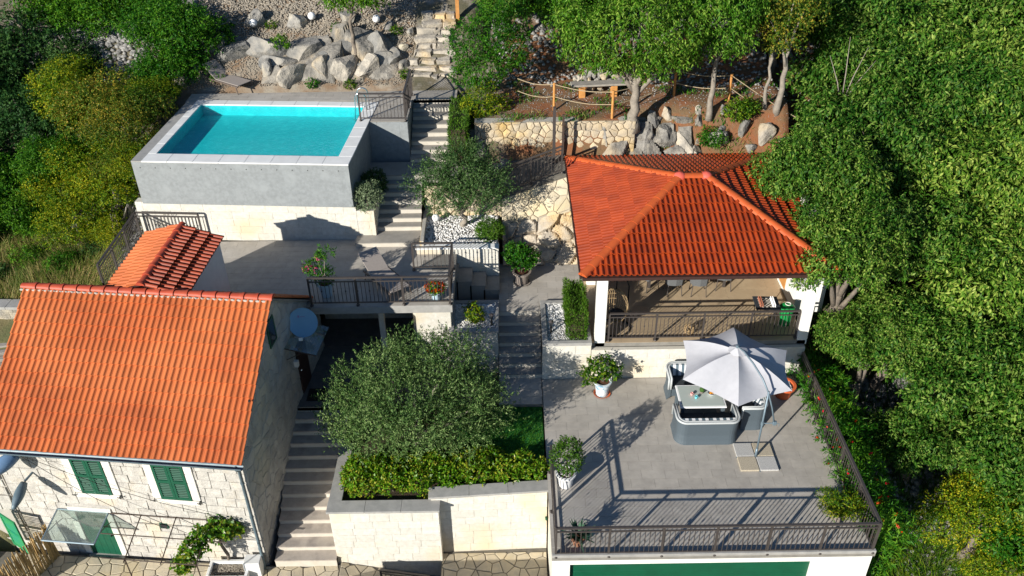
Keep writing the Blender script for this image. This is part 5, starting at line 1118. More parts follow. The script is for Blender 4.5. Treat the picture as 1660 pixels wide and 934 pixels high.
g = np.random.default_rng(4); n = 160; link('pebbles', pebbles(4, np.stack([g.uniform(-.18,.18,n),g.uniform(-.18,.18,n),np.full(n,0.39)],1), 0.03, M['pebble'], 'pebbles'), None, t)['kind'] = 'stuff'
potted('potted_bush', 'round leafy bush in clay pot on the landing', (0.32,23.25,4.2), dict(r=0.27,h=0.45,m=M['potgrey'],rim=0.04,saucer=M['potgrey']),
    [(0,0,1.0,0.46,0.42,0.36),(-0.2,0.1,1.15,0.3,0.3,0.25),(0.22,0,0.95,0.3,0.3,0.25)], 4200, M['l_green'], 64, L=0.075, W=0.04, droop=0.1, per=7, Ls=0.12, shell=0.55, cull=False)
potted('oleander', 'leggy pink oleander in pale pot on the patio', (-5.55,21.25,5.2), dict(r=0.22,h=0.46,m=M['potpale']),
    [(0.0,0,0.72,0.3,0.28,0.24),(-0.42,0.05,0.95,0.2,0.18,0.16),(0.1,0.1,1.45,0.22,0.2,0.14),(-0.12,0.05,1.2,0.16,0.16,0.14)], 1000, M['l_green'], 65, stems=4, L=0.13, W=0.028, droop=0.1, updir=0.5, per=6, Ls=0.12, shell=0.3, cull=False, bark='barkpale')
ol = bpy.context.scene.objects['oleander']; link('flowers', quads_mesh('flowers', foliage(66, [(-0.5,0,1.02,0.16,0.14,0.12),(-0.1,0.05,1.32,0.12,0.12,0.1),(-0.25,0,0.98,0.1,0.1,0.1)], 130, L=0.05, W=0.045, per=4, Ls=0.04), M['l_pink']), None, ol)
potted('flower_pot', 'red and pink flowers in pale blue pot behind patio railing', (-2.25,20.98,5.2), dict(r=0.17,h=0.30,m=M['potpale']),
    [(0,0,0.40,0.24,0.22,0.15)], 500, M['l_green'], 67, L=0.07, W=0.045, droop=0.2, per=5, Ls=0.08, cull=False)
fp = bpy.context.scene.objects['flower_pot']; link('flowers', quads_mesh('flowers', foliage(68, [(0,-0.02,0.46,0.27,0.25,0.17)], 620, L=0.045, W=0.045, per=5, Ls=0.04, shell=0.85), M['l_bed']), None, fp)

# ---------------------------------------------------------------- loungers
def lounger(label, loc, rz, back=35):
    t = thing('sun_lounger', label, 'sun lounger', loc, rz, 'sun loungers')
    bx(-0.32,0.32,-1.25,0.0,0.30,0.325).build('seat', M['loungerfab'], t, bevel=0.006)
    bk = bx(-0.32,0.32,0.0,0.78,0.0,0.025).build('backrest', M['loungerfab'], t, bevel=0.006); bk.location = (0,0.005,0.31); bk.rotation_euler = (R(back),0,0)
    for sx in (-1,1): bx(sx*0.35-0.022,sx*0.35+0.022,-1.27,0.35,0.26,0.305).build('side_rail', M['loungerframe'], t)
    for sx in (-1,1):
        for y in (-1.15,0.2): MB().tube([(sx*0.35,y,0.27),(sx*0.37,y+(-0.08 if y < 0 else 0.08),0.0)],0.02,6).build('leg', M['loungerframe'], t)
    MB().tube([(-0.3,0.32,0.26),(0.3,0.32,0.26)],0.014,6).build('crossbar', M['loungerframe'], t)
    MB().tube([(0.28,0.25,0.28),(0.28,0.05+0.6*math.cos(R(back)),0.31+0.55*math.sin(R(back)))],0.012,6).build('back_prop', M['loungerframe'], t); return t
lounger('taupe sun lounger with raised back on the tiled patio', (-4.05,22.05,5.2), R(37)); lounger('taupe sun lounger by the rocks behind the pool', (-10.75,31.25,7.98), R(55))

# ---------------------------------------------------------------- lamps, dish, street lamps
def globe(label, loc, h=0.12, r=0.13, group=None):
    t = thing('globe_lamp', label, 'lamp', loc, 0, group); MB().lathe([(0.06,0),(0.06,0.03),(0.025,0.04),(0.025,h)],12,caps=(True,True)).build('stem', M['black'], t); MB().ball((0,0,h+r*0.95),r,20).build('globe', M['lampglobe'], t, smooth=True)
for x, y, lb in ((-9.82,33.3,'white globe lamp on gravel above the pool lounger'),(-7.61,33.6,'white globe lamp between dark rocks above the pool'),(-5.09,33.4,'white globe lamp near the rock steps')): globe(lb, (x,y,hz(x,y)), 0.10, 0.15)
globe('white globe lamp in the gravel under the small olive', (-2.50,25.05,5.44), 0.08, 0.13)
for x, y, lb in ((-0.63,20.86,'small black lantern in the gravel bed with yellow shrub'),(1.14,20.45,'small black lantern in the gravel bed with conifer hedge')):
    t = thing('garden_lantern', lb, 'lantern', (x,y,4.25 if x < 0 else 4.27)); MB().lathe([(0.035,0),(0.03,0.3),(0.03,0.3)],10,caps=(True,True)).build('stem', M['black'], t); MB().lathe([(0.05,0.30),(0.065,0.42)],10,caps=(True,True)).build('light_head', M['windowglass'], t); MB().lathe([(0.08,0.421),(0.02,0.47)],10,caps=(True,True)).build('cap', M['iron'], t)
ds = thing('satellite_dish', 'round satellite dish on the house gable, tinted blue as in shade', 'satellite dish', (-5.86,19.45,5.55))
dm = Matrix.Rotation(R(0),4,'Z') @ Matrix.Rotation(R(62),4,'X')
prof = [(0.001,0.0)]+[(0.41*i/6, 0.07*(i/6)**2) for i in range(1,7)]+[(0.42,0.08),(0.41,0.065)]+[(0.41*i/6, 0.07*(i/6)**2-0.012) for i in range(5,0,-1)]
MB().lathe(prof, 32).build('reflector', M['dish'], ds, mtx=dm, smooth=True)
b = MB().tube([(0,-0.43,0.05),(0,-0.42,0.35)],0.014,6); b.build('feed_arm', M['dish'], ds, mtx=dm); bx(-0.05,0.05,-0.46,-0.38,0.33,0.42).build('feed_head', M['white'], ds, mtx=dm)
MB().tube([(0,0.06,0.0),(-0.1,0.3,-0.05),(-0.42,0.3,-0.1)],0.022,8).build('mount', M['zinc'], ds)
lg = thing('dish_print', None, None); lg.parent = ds; lg.matrix_basis = dm @ Matrix.Translation((-0.12,0.155,0.022))
for a in ((-0.045,0.015,0.02,0.032),(-0.021,-0.009,-0.03,0.019),(-0.055,-0.04,-0.012,0.0),(0.01,0.025,-0.012,0.0),(0.045,0.075,-0.004,0.008),(0.095,0.11,-0.004,0.008),(0.13,0.16,-0.004,0.008)): bx(a[0],a[1],a[2],a[3],0.0,0.004).build('mark', M['magenta'], lg)
def street_lamp(label, tip, root, w, hgt, m):
    t = thing('street_lamp', label, 'street lamp', root); d = Vector(tip)-Vector(root); u = d.normalized(); L = d.length
    n = 9; pts = [u*(L*(0.05+0.95*i/(n-1))) for i in range(n)]; rad = [w*0.35*(0.5+0.9*math.sin(math.pi*min(1,0.15+0.85*i/(n-1)))) for i in range(n)]
    me = MB().tube(pts, rad, 12).mesh('lamp_head', smooth=True); o = link('lamp_head', me, m, t)
    MB().tube([(0,0,0),(0.10,0.25,0.05),(0.05,0.6,0.02)],0.03,8).build('bracket', M['zinc'], t); bx(-0.02,0.14,0.5,0.62,-0.12,0.12).build('wall_plate', M['white'], t); return t
street_lamp('large blue-grey street lamp head on bracket under the gutter', (-13.05,14.95,4.25), (-12.45,15.6,4.45), 0.40, 0.2, M['lampblue'])
street_lamp('small pale grey street lamp head on old annex wall', (-12.55,14.75,3.35), (-12.50,15.45,3.60), 0.26, 0.15, M['zinc'])

# ---------------------------------------------------------------- house front: trellis, vine, reed screen, stone box
tr = thing('vine_trellis', 'thin rusty rod trellis on the house front', 'trellis', (-10.7,15.5,0.6))
def rod(*p): MB().tube([(x+10.7,y-15.5,z-0.6) for x, y, z in p],0.016,5).build('rod', M['ironold'], tr)
rod((-10.75,15.50,2.3),(-7.3,15.15,2.3)); rod((-10.4,14.1,2.25),(-7.6,13.80,2.25)); rod((-10.7,14.85,2.28),(-7.35,14.5,2.28))
for x in (-9.85,-8.9,-8.0): rod((x,15.42+(-9.85-x)*0.1,2.31),(x+0.05,13.95+(-9.85-x)*0.08,2.25))
rod((-9.8,14.05,2.25),(-9.8,14.05,0.61)); rod((-7.95,13.86,2.25),(-7.95,13.86,0.61))
vn = thing('grape_vine', 'leafy vine climbing the trellis at house corner', 'vine', (-7.75,15.0,0.6))
MB().tube([(-0.02,0.08,0),(0.05,0.05,0.5),(-0.08,0.06,1.0),(0.1,0.05,1.45),(-0.1,-0.1,1.7),(-0.5,-0.6,1.7)],[0.05,0.045,0.04,0.035,0.03,0.01],8).build('stem', M['bark'], vn, smooth=True)
link('foliage', quads_mesh('foliage', foliage(71, [(0.15,0.0,1.72,0.42,0.25,0.22),(-0.25,-0.25,1.68,0.35,0.28,0.2),(-0.5,-0.6,1.58,0.28,0.25,0.2),(-0.72,-0.85,1.35,0.2,0.2,0.25),(0.45,0.02,1.6,0.2,0.16,0.14)], 2600, L=0.085, W=0.075, droop=0.5, per=6, Ls=0.15, shell=0.4, cull=False), M['l_hedge']), None, vn)
rsx = thing('reed_screen', 'dry reed screen beside the front door', 'screen', (-12.55,15.5,0.6), R(-112))
ks = bx(-0.012,0.012,-0.012,0.012,0,1.0).mesh('reed'); ks.materials.append(M['reed'])
for i in range(70): o = link('reed', ks, None, rsx); o.location = (i*0.026, rnd.uniform(-.02,.02), 0); o.scale = (1,1,rnd.uniform(1.12,1.32)); o.rotation_euler = (rnd.uniform(-.05,.05),rnd.uniform(-.05,.05),0)
bx(0,1.8,-0.05,-0.02,0.4,0.44).build('batten', M['greywood'], rsx)
sb = thing('stone_planter', 'low pale stone planter box filled with gravel at house corner', 'planter', (-7.6,14.75,0.6))
for a in ((-0.6,0.5,-0.3,-0.22),(-0.6,0.5,0.22,0.3),(-0.6,-0.52,-0.219,0.219),(0.42,0.5,-0.219,0.219)): bx(*a,0,0.32).build('slab', M['coping'], sb, bevel=0.008)
g = np.random.default_rng(14); n = 500; link('gravel', pebbles(14, np.stack([g.uniform(-.5,.4,n),g.uniform(-.2,.2,n),np.full(n,0.22)],1), 0.03, M['gravel'], 'gravel'), None, sb)['kind'] = 'stuff'
tag(bx(-0.22,0.22,-0.16,0.16,0,0.55).build('stone_block', M['coping'], loc=(-7.0,14.85,0.62), bevel=0.015), 'pale cut stone block standing beside the gravel box', 'stone block')
for (p, q, nm) in (((-12.45,15.6,4.5),(-9.0,15.0,2.3),'long sagging cable from the street lamp down the facade'),((-12.45,15.6,4.5),(-7.2,15.12,2.45),'thin cable from the street lamp across the shuttered facade')):
    P = [Vector(p).lerp(Vector(q), i/10)-Vector((0,0.06,0.25*math.sin(math.pi*i/10))) for i in range(11)]; tag(MB().tube(P,0.007,5).build('cable', M['black']), nm, 'cable')

# ---------------------------------------------------------------- bench, rope fence, pavilion furniture
bn = thing('plank_bench', 'weathered plank bench on two pine blocks', 'bench', (3.2,29.45,hz(3.2,29.45)), R(4))
bx(-1.0,1.0,-0.22,0.22,0.42,0.49).build('seat', M['greywood'], bn, bevel=0.012)
for x in (-0.6,0.55): bx(x-0.11,x+0.11,-0.16,0.16,-0.02,0.419).build('leg', M['wood'], bn, bevel=0.012)
fn = [(1.56,28.45),(3.52,27.72),(5.88,29.25),(7.75,28.85),(11.3,28.1)]; tops = []
for k, (x, y) in enumerate(fn):
    z = hz(x,y); tags = ['pine fence post above the black steel post','pine fence post left of the big trunk','pine fence post right of the big trunk','pine fence post beside the slender trunk','pine fence post beside the bare sapling'][k]
    tag(MB().tube([(0,0,-0.1),(0,0,1.0)],0.045,10).build('fence_post', M['wood'], loc=(x,y,z)), tags, 'post', 'pine posts of the rope fence'); tops.append(Vector((x,y,z)))
for k, (a, c) in enumerate(((Vector((0.3,28.9,8.0)),tops[0]),(tops[0],tops[1]),(tops[1],tops[2]),(tops[2],tops[3]),(tops[3],tops[4]))):
    rp = thing('rope', ['slack rope strung from rock to first pine post','rope strung in front of the plank bench','rope strung behind the big trunk','rope strung between posts behind slender trunk','rope strung to the post by bare sapling'][k], 'rope', a)
    for h in (0.95,0.5):
        MB().tube([(c-a)*(i/10)+Vector((0,0,h-0.10*math.sin(math.pi*i/10))) for i in range(11)],0.014,6).build('strand', M['rope'], rp)
dt = thing('dining_table', 'long dark dining table inside the pavilion', 'dining table', (5.6,23.2,4.204)); bx(-1.3,1.3,-0.45,0.45,0.71,0.75).build('table_top', M['brown'], dt, bevel=0.01)
for sx in (-1,1):
    for sy in (-1,1): bx(sx*1.2-0.04,sx*1.2+0.04,sy*0.36-0.04,sy*0.36+0.04,0,0.709).build('leg', M['iron'], dt)
def woven_chair(loc, rz, label):
    t = thing('woven_chair', label, 'chair', loc, rz, 'woven chairs at the dining table')
    bx(-0.24,0.24,-0.22,0.24,0.42,0.47).build('seat', M['pavchair'], t, bevel=0.02)
    P = [(-0.28,0.12),(-0.28,-0.08),(-0.2,-0.24),(0,-0.28),(0.2,-0.24),(0.28,-0.08),(0.28,0.12)]; n = 7; b = MB()
    vs = [(x,y,0.44) for x, y in P]+[(x*1.08,y*1.08,0.80-0.12*(i in (0,6))) for i, (x, y) in enumerate(P)]+[(x*0.92,y*0.92,0.80-0.12*(i in (0,6))) for i, (x, y) in enumerate(P)]+[(x*0.88,y*0.88,0.44) for x, y in P]
    b.add(vs, [(j*n+i,j*n+i+1,(j+1)*n+i+1,(j+1)*n+i) for j in range(3) for i in range(n-1)]+[(0,n,2*n,3*n),(4*n-1,3*n-1,2*n-1,n-1)]).build('backrest', M['pavchair'], t)
    for sx in (-1,1):
        for sy in (-1,1): MB().tube([(sx*0.2,sy*0.18,0.42),(sx*0.24,sy*0.23,0)],0.014,6).build('leg', M['iron'], t)
woven_chair((5.12,22.55,4.204), 0.05, 'grey woven dining chair, left one of the middle pair'); woven_chair((5.90,22.5,4.204), -0.06, 'grey woven dining chair, right one of the middle pair')
woven_chair((4.38,22.85,4.204), 0.5, 'grey woven dining chair turned at table end near egg chair'); woven_chair((6.75,22.8,4.204), -0.1, 'grey woven dining chair at table end near kitchen')
eg = thing('egg_chair', 'cane hanging egg chair on curved black stand', 'hanging chair', (3.05,20.72,4.204), R(-50))
for i in range(16):
    a = math.pi*(0.1+0.8*i/15); MB().tube([(0.42*math.cos(a)*math.sin(u),0.40*math.sin(a)*math.sin(u)-0.05,0.85-0.58*math.cos(u)) for u in [math.pi*j/9 for j in range(10)]],0.008,5).build('cane', M['cane'], eg)
for z in (0.45,0.65,0.85,1.05,1.25):
    s = math.sqrt(max(0,1-((0.85-z)/0.58)**2)); MB().tube([(0.42*math.cos(a)*s,0.40*math.sin(a)*s-0.05,z) for a in [math.pi*(0.05+0.9*j/10) for j in range(11)]],0.008,5).build('cane', M['cane'], eg)
MB().ball((0,0.1,0.5),0.3,12,(1,0.8,0.35)).build('seat_cushion', M['seatdark'], eg, smooth=True)
MB().tube([(0.0,0.45,0.0),(0.0,0.55,0.6),(0.0,0.55,1.3),(0.0,0.35,1.75),(0,0.0,1.9),(0,0,1.45)],0.022,8).build('stand', M['black'], eg, smooth=True); MB().tube([(0.45*math.cos(a),0.45*math.sin(a)+0.05,0.02) for a in [i*math.pi/8 for i in range(16)]],0.022,6,closed=True).build('base_ring', M['black'], eg)
ch = thing('chess_table', 'small folding table with chessboard and pieces', 'table', (7.58,20.88,4.204), R(-3))
bx(-0.36,0.36,-0.33,0.33,0.72,0.75).build('table_top', M['seatdark'], ch)
for i in range(8):
    for j in range(8): bx(-0.24+i*0.06+0.001,-0.24+i*0.06+0.059,-0.24+j*0.06+0.001,-0.24+j*0.06+0.059,0.7505,0.756).build('chess_square', M['chesslight' if (i+j)%2 else 'chessdark'], ch)
pc = {}
for m_ in ('chessred','whitegloss'):
    pc[m_] = MB().lathe([(0.024,0),(0.012,0.02),(0.014,0.05),(0.02,0.065),(0.001,0.09)],8,caps=(True,True)).mesh('chess_piece'); pc[m_].materials.append(M[m_])
for i in range(8):
    for j in (0,1,6,7): o = link('chess_piece', pc['chessred' if j < 2 else 'whitegloss'], None, ch); o.location = (-0.21+j*0.06,-0.21+i*0.06,0.7565)
for sx in (-1,1): MB().tube([(sx*0.3,-0.28,0.0),(sx*0.3,0.28,0.72)],0.012,6).tube([(sx*0.28,0.28,0.0),(sx*0.28,-0.28,0.72)],0.012,6).build('leg', M['black'], ch)
bi = thing('waste_bin', 'round green plastic bin with lid beside chess table', 'bin', (8.22,20.85,4.204)); MB().lathe([(0.17,0),(0.21,0.58)],20,caps=(True,True)).build('body', M['binGreen'], bi); MB().lathe([(0.225,0.581),(0.225,0.62),(0.15,0.68),(0.02,0.70)],20,caps=(True,True)).build('lid', M['binGreen'], bi)
MB().tube([(0.08*math.cos(a),0.08*math.sin(a),0.72) for a in [i*0.52 for i in range(12)]],0.012,5,closed=True).build('handle', M['white'], bi)
wk = thing('wicker_lantern', 'round dried twig ball on the pavilion floor', 'twig ball', (5.25,20.42,4.204)); b = MB()
for i in range(26):
    u = Vector((rnd.gauss(0,1),rnd.gauss(0,1),rnd.gauss(0,1))).normalized(); p = u.orthogonal().normalized(); q = u.cross(p); b.tube([(p*math.cos(a)+q*math.sin(a))*0.16+Vector((0,0,0.165)) for a in [j*0.52 for j in range(12)]],0.006,4,closed=True)
b.build('twigs', M['cane'], wk)

# ---------------------------------------------------------------- rocks
def rock(label, x, y, s, k, m='greyrock', sink=0.3, rz=None, group='limestone boulders behind the pool', z=None, tilt=0.2, name='boulder'):
    z = hz(x,y) if z is None else z; o = link(name, boulder_data(k, M[m]), None); sx, sy, sz = s if isinstance(s, tuple) else (s, s*0.8, s*0.7)
    o.location = (x, y, z+sz*(1-sink)-sz*0.35); o.scale = (sx,sy,sz); o.rotation_euler = (rnd.uniform(-tilt,tilt), rnd.uniform(-tilt,tilt), rnd.uniform(0,6.28) if rz is None else rz)
    return tag(o, label, 'boulder', group)
PG = 'limestone boulders behind the pool'
for i, (x, y, s, m_) in enumerate(((-7.95,31.15,(0.85,0.5,0.5),'palerock'),(-6.9,31.35,(0.6,0.45,0.55),'palerock'),(-6.15,31.35,(0.8,0.5,0.62),'palerock'),(-5.35,31.4,(0.75,0.5,0.62),'palerock'),(-9.1,31.5,(0.55,0.4,0.4),'greyrock'))):
    rock('pale limestone boulder in the front row behind the pool deck', x, y, s, 1+i%4, m_, 0.4, group='pale front-row boulders behind pool')
for i, (x, y, s) in enumerate(((-7.6,32.3,(1.3,0.7,0.8)),(-6.2,32.3,(0.95,0.65,0.8)),(-5.1,32.3,(1.0,0.6,0.8)),(-9.0,32.3,(1.3,0.7,0.7)),(-4.3,32.0,(0.7,0.5,0.5)),(-7.2,31.8,(1.1,0.5,0.5)),(-4.9,31.8,(1.2,0.45,0.5)),(-8.5,31.75,(1.2,0.55,0.5)),(-10.3,32.4,(1.3,0.7,0.6)),(-11.2,32.6,(1.0,0.7,0.6)))):
    rock('dark weathered boulder in the upper row behind the pool', x, y, s, 5+i%4, 'darkrock', 0.62, rz=rnd.uniform(-.4,.4), group='dark upper-row boulders behind pool')
for i, (x, y, s) in enumerate(((-3.95,31.6,0.3),(-4.0,32.3,0.28),(-3.75,33.0,0.3),(-4.6,33.2,0.35),(-6.2,33.6,0.5),(-8.2,33.5,0.6),(-9.8,33.6,0.6),(-11.2,33.2,0.5),(-2.05,31.3,0.3),(-12.3,31.0,0.45),(-11.8,31.6,0.3),(-12.7,30.2,0.5))):
    rock('small grey stone scattered on the gravel slope above the pool', x, y, s, 1+i%8, 'greyrock', 0.3, group='small stones above the pool')
for i, (x, y, z, s, m_) in enumerate(((3.2,27.55,6.9,(0.30,0.3,0.72),'greyrock'),(4.0,27.7,6.7,(0.38,0.35,0.75),'greyrock'),(4.75,27.65,6.6,(0.42,0.4,0.72),'greyrock'),(6.15,27.6,6.5,(0.85,0.45,0.65),'palerock'),(5.35,27.8,7.1,(0.35,0.3,0.5),'greyrock'),(5.0,28.1,7.5,(0.4,0.35,0.42),'greyrock'),(5.5,28.3,7.6,(0.3,0.3,0.35),'palerock'),(7.3,27.7,6.9,(0.5,0.4,0.5),'greyrock'),(8.2,28.0,7.2,(0.35,0.3,0.4),'greyrock'),(8.9,27.8,6.9,(0.45,0.4,0.5),'palerock'),(7.5,28.4,7.7,(0.3,0.25,0.3),'greyrock'),(6.6,28.35,7.7,(0.25,0.2,0.28),'palerock'),(9.6,27.6,6.8,(0.4,0.3,0.4),'greyrock'))):
    rock('craggy limestone rock between pavilion roof and red soil terrace', x, y, s, 1+i%8, m_, 0.2, group='craggy rocks behind the pavilion', z=z)
for i, (x, y, z, s) in enumerate(((-1.35,26.6,6.3,0.45),(-1.0,27.3,6.8,0.42),(-0.6,26.7,6.4,0.4),(-1.3,27.9,7.2,0.45),(-0.2,27.0,6.6,0.32),(-1.6,26.2,6.1,0.35))):
    rock('grey rock in the planting between clipped hedge and retaining wall', x, y, s, 2+i%6, 'greyrock', 0.2, group='rocks beside the clipped hedge', z=z)
for i, (x, y, z, s) in enumerate(((-12.9,26.4,4.6,0.5),(-13.2,25.4,4.3,0.4),(-12.9,27.3,5.0,0.45),(-12.7,28.4,5.6,0.5),(-13.0,24.4,4.2,0.4))):
    rock('dark boulder at the left foot of the pool tank', x, y, s, 1+i%7, 'darkrock', 0.2, group='dark boulders left of pool tank', z=z)
def env_(a, b): return min(1, 5*min(a,1-a), 5*min(b,1-b)+0.15)
tag(link('rock_outcrop', outcrop_mesh(21, 6.0, 2.2, lambda u, v, h: (-9.6+u, 30.9+v, hz(-9.6+u,30.9+v)-0.02+h*0.85), 1.35, 0.07, 0.62, 0.15, env_, tilt=0.42), M['outcrop']), 'long fractured grey limestone outcrop behind the pool deck', 'rock outcrop')
tag(link('rock_outcrop', outcrop_mesh(22, 4.0, 2.2, lambda u, v, h: (2.9+u, 27.0+v*0.62-h*0.5, 6.0+v*0.86+h*0.75), 0.9, 0.06, 0.62, 0.14, lambda a, b: min(1, 6*min(a,1-a)+0.1, 4*(1-b)+0.1), tilt=0.35), M['outcrop']), 'craggy limestone outcrop behind the back edge of pavilion roof', 'rock outcrop')
tag(link('rock_outcrop', outcrop_mesh(23, 3.2, 1.4, lambda u, v, h: (-13.4+v*0.3, 24.6+u*1.5, hz(-13.2,24.6+u*1.5)+0.1+h), 0.6, 0.07, 0.4, 0.12, env_), M['outcrop']), 'grey rock outcrop between pool tank and golden trees', 'rock outcrop')
sp = thing('stone_pile', 'pile of rounded grey field stones behind the plank bench', 'stone pile', (3.5,30.3,hz(3.5,30.3)))
for i in range(46):
    o = link('field_stone', boulder_data(1+i%8, M['greyrock' if i%3 else 'palerock']), None, sp); a = rnd.uniform(0,6.28); r = rnd.random()**0.6; s = rnd.uniform(0.13,0.26)
    o.location = (r*1.1*math.cos(a), r*0.7*math.sin(a), 0.55*(1-r)+0.08); o.scale = (s,s*rnd.uniform(.7,1),s*rnd.uniform(.6,.9)); o.rotation_euler = (rnd.random()*3,rnd.random()*3,rnd.random()*3)
def scatter(seed, n, x0, x1, y0, y1, dz=0.02, keep=None):
    g = np.random.default_rng(seed); P = np.stack([g.uniform(x0,x1,n), g.uniform(y0,y1,n)],1)
    if keep is not None: P = np.array([p for p in P if keep(p[0],p[1])])
    return np.array([(x,y,hz(x,y)+dz) for x, y in P])
tag(link('scree', pebbles(81, scatter(81, 2600, -19,-12.3, 31.5, 37.0), 0.17, M['scree'], 'scree', 0.75), None), 'grey scree of loose stones among the trees left of the pool', 'scree', None, 'stuff')
tag(link('rock_garden_gravel', pebbles(82, scatter(82, 9000, -12.3,-3.6, 30.8, 35.0), 0.05, M['gravel'], 'gravel', 0.7), None), 'beige gravel between the boulders behind the pool', 'gravel', None, 'stuff')
tag(link('slope_rubble', pebbles(83, scatter(83, 1700, -0.6, 13, 30.0, 35.5), 0.14, M['scree'], 'rubble', 0.75), None), 'loose grey rubble under the trees of the upper slope', 'rubble', None, 'stuff')
tag(link('soil_stones', pebbles(84, scatter(84, 1500, -0.6, 11, 27.6, 30.0, 0.0), 0.03, M['scree'], 'stones', 0.7), None), 'tiny stones and litter on the red soil', 'stones', None, 'stuff')
tag(link('bank_rubble', pebbles(85, scatter(85, 1800, -16.0,-12.5, 22.8, 27.5), 0.11, M['scree'], 'rubble', 0.75), None), 'grey rubble outside the left patio railing', 'rubble', None, 'stuff')
tag(link('right_rubble', pebbles(86, scatter(86, 1500, 8.9, 12.5, 13.5, 20.5), 0.13, M['scree'], 'rubble', 0.75), None), 'stones on the bank right of the terrace', 'rubble', None, 'stuff')

# ---------------------------------------------------------------- hedges, lawn, shrubs
struct('hedge_bed_soil', MB().prism([(-4.55,15.46),(-2.1,15.46),(-2.1,15.73),(0.84,15.84),(0.84,18.74),(-0.42,18.74),(-0.42,19.5),(-1.88,20.5),(-1.88,18.77),(-4.55,18.77)], 2.2, 2.56).mesh('soil'), M['bedsoil'], 'dark planting soil under olive and hedge')
struct('lawn', MB().prism([(-1.6,16.7),(0.82,16.7),(0.82,18.72),(-1.6,18.72)], 2.3, 2.9).mesh('lawn'), M['artgrass'], 'small patch of bright green artificial lawn')
HB = [(-4.0+i*0.38, 15.85+0.18*(i%2)+(0.10 if i > 4 else 0)+0.02*i, 2.86+0.06*(i%3), 0.36, 0.36, 0.34) for i in range(13)]+[(-4.1+i*0.5, 16.35+0.03*i, 2.9, 0.4, 0.36, 0.34) for i in range(8)]+[(-4.35,16.2,2.75,0.25,0.5,0.3)]
hd = thing('photinia_hedge', 'glossy photinia hedge with reddish tips along cream wall', 'hedge', (-1.9,15.9,2.56))
link('foliage', quads_mesh('foliage', foliage(91, [(b[0]+1.9,b[1]-15.9,b[2]-2.56,*b[3:]) for b in HB], 34000, L=0.085, W=0.042, droop=-0.2, updir=0.5, out=1.0, per=6, Ls=0.10, shell=0.6, lumpy=0.15, top=0.6), M['l_hedge']), None, hd)
b = MB()
for q in HB[::2]: b.tube([(q[0]+1.9,q[1]-15.9,-0.05),(q[0]+1.9,q[1]-15.9,q[2]-2.5)],0.02,6)
b.build('stem', M['bark'], hd)
def boxhedge(name, label, x0, x1, y0, y1, z0, z1, n, m, seed, L=0.06, W=0.02, updir=0.8):
    g = np.random.default_rng(seed); t = thing(name, label, 'hedge', ((x0+x1)/2,(y0+y1)/2,z0)); W_, D_, H_ = x1-x0, y1-y0, z1-z0
    bx(-W_/2+0.07,W_/2-0.07,-D_/2+0.07,D_/2-0.07,-0.05,H_-0.08).build('inner_growth', M['bedsoil'], t)
    A = np.array([D_*H_, D_*H_, W_*H_, W_*H_, W_*D_]); A = A/A.sum(); f = g.choice(5, n, p=A); u, v = g.random(n), g.random(n); dep = 0.10*g.random(n)**1.5; P = np.zeros((n,3)); N = np.zeros((n,3))
    for k, (ax_, sg) in enumerate(((0,-1),(0,1),(1,-1),(1,1),(2,1))):
        i = f == k
        if ax_ == 0: P[i] = np.stack([np.full(i.sum(), sg*W_/2)-sg*dep[i], (u[i]-.5)*D_, v[i]*H_],1)
        elif ax_ == 1: P[i] = np.stack([(u[i]-.5)*W_, np.full(i.sum(), sg*D_/2)-sg*dep[i], v[i]*H_],1)
        else: P[i] = np.stack([(u[i]-.5)*W_, (v[i]-.5)*D_, H_-dep[i]],1)
        N[i,ax_] = sg
    P += 0.05*np.sin(P[:,[1,2,0]]*9+seed)
    D = unit(N*0.6+g.normal(size=(n,3))*0.35+np.array([0,0,updir])); link('foliage', quads_mesh('foliage', leaf_quads(P, D, unit(N+g.normal(size=(n,3))*0.5), L*(0.7+0.6*g.random(n)), W*(0.7+0.6*g.random(n)), 0.1), m), None, t); return t
boxhedge('conifer_hedge', 'clipped bright green conifer hedge standing in white gravel', 1.62, 2.16, 20.05, 21.75, 4.25, 5.28, 9000, M['l_cypress'], 92, 0.09, 0.02)
boxhedge('conifer_hedge', 'clipped green conifer hedge along upper pool stairs', -2.04, -1.42, 26.6, 29.3, 6.1, 8.15, 11000, M['l_cypress'], 93, 0.09, 0.022)
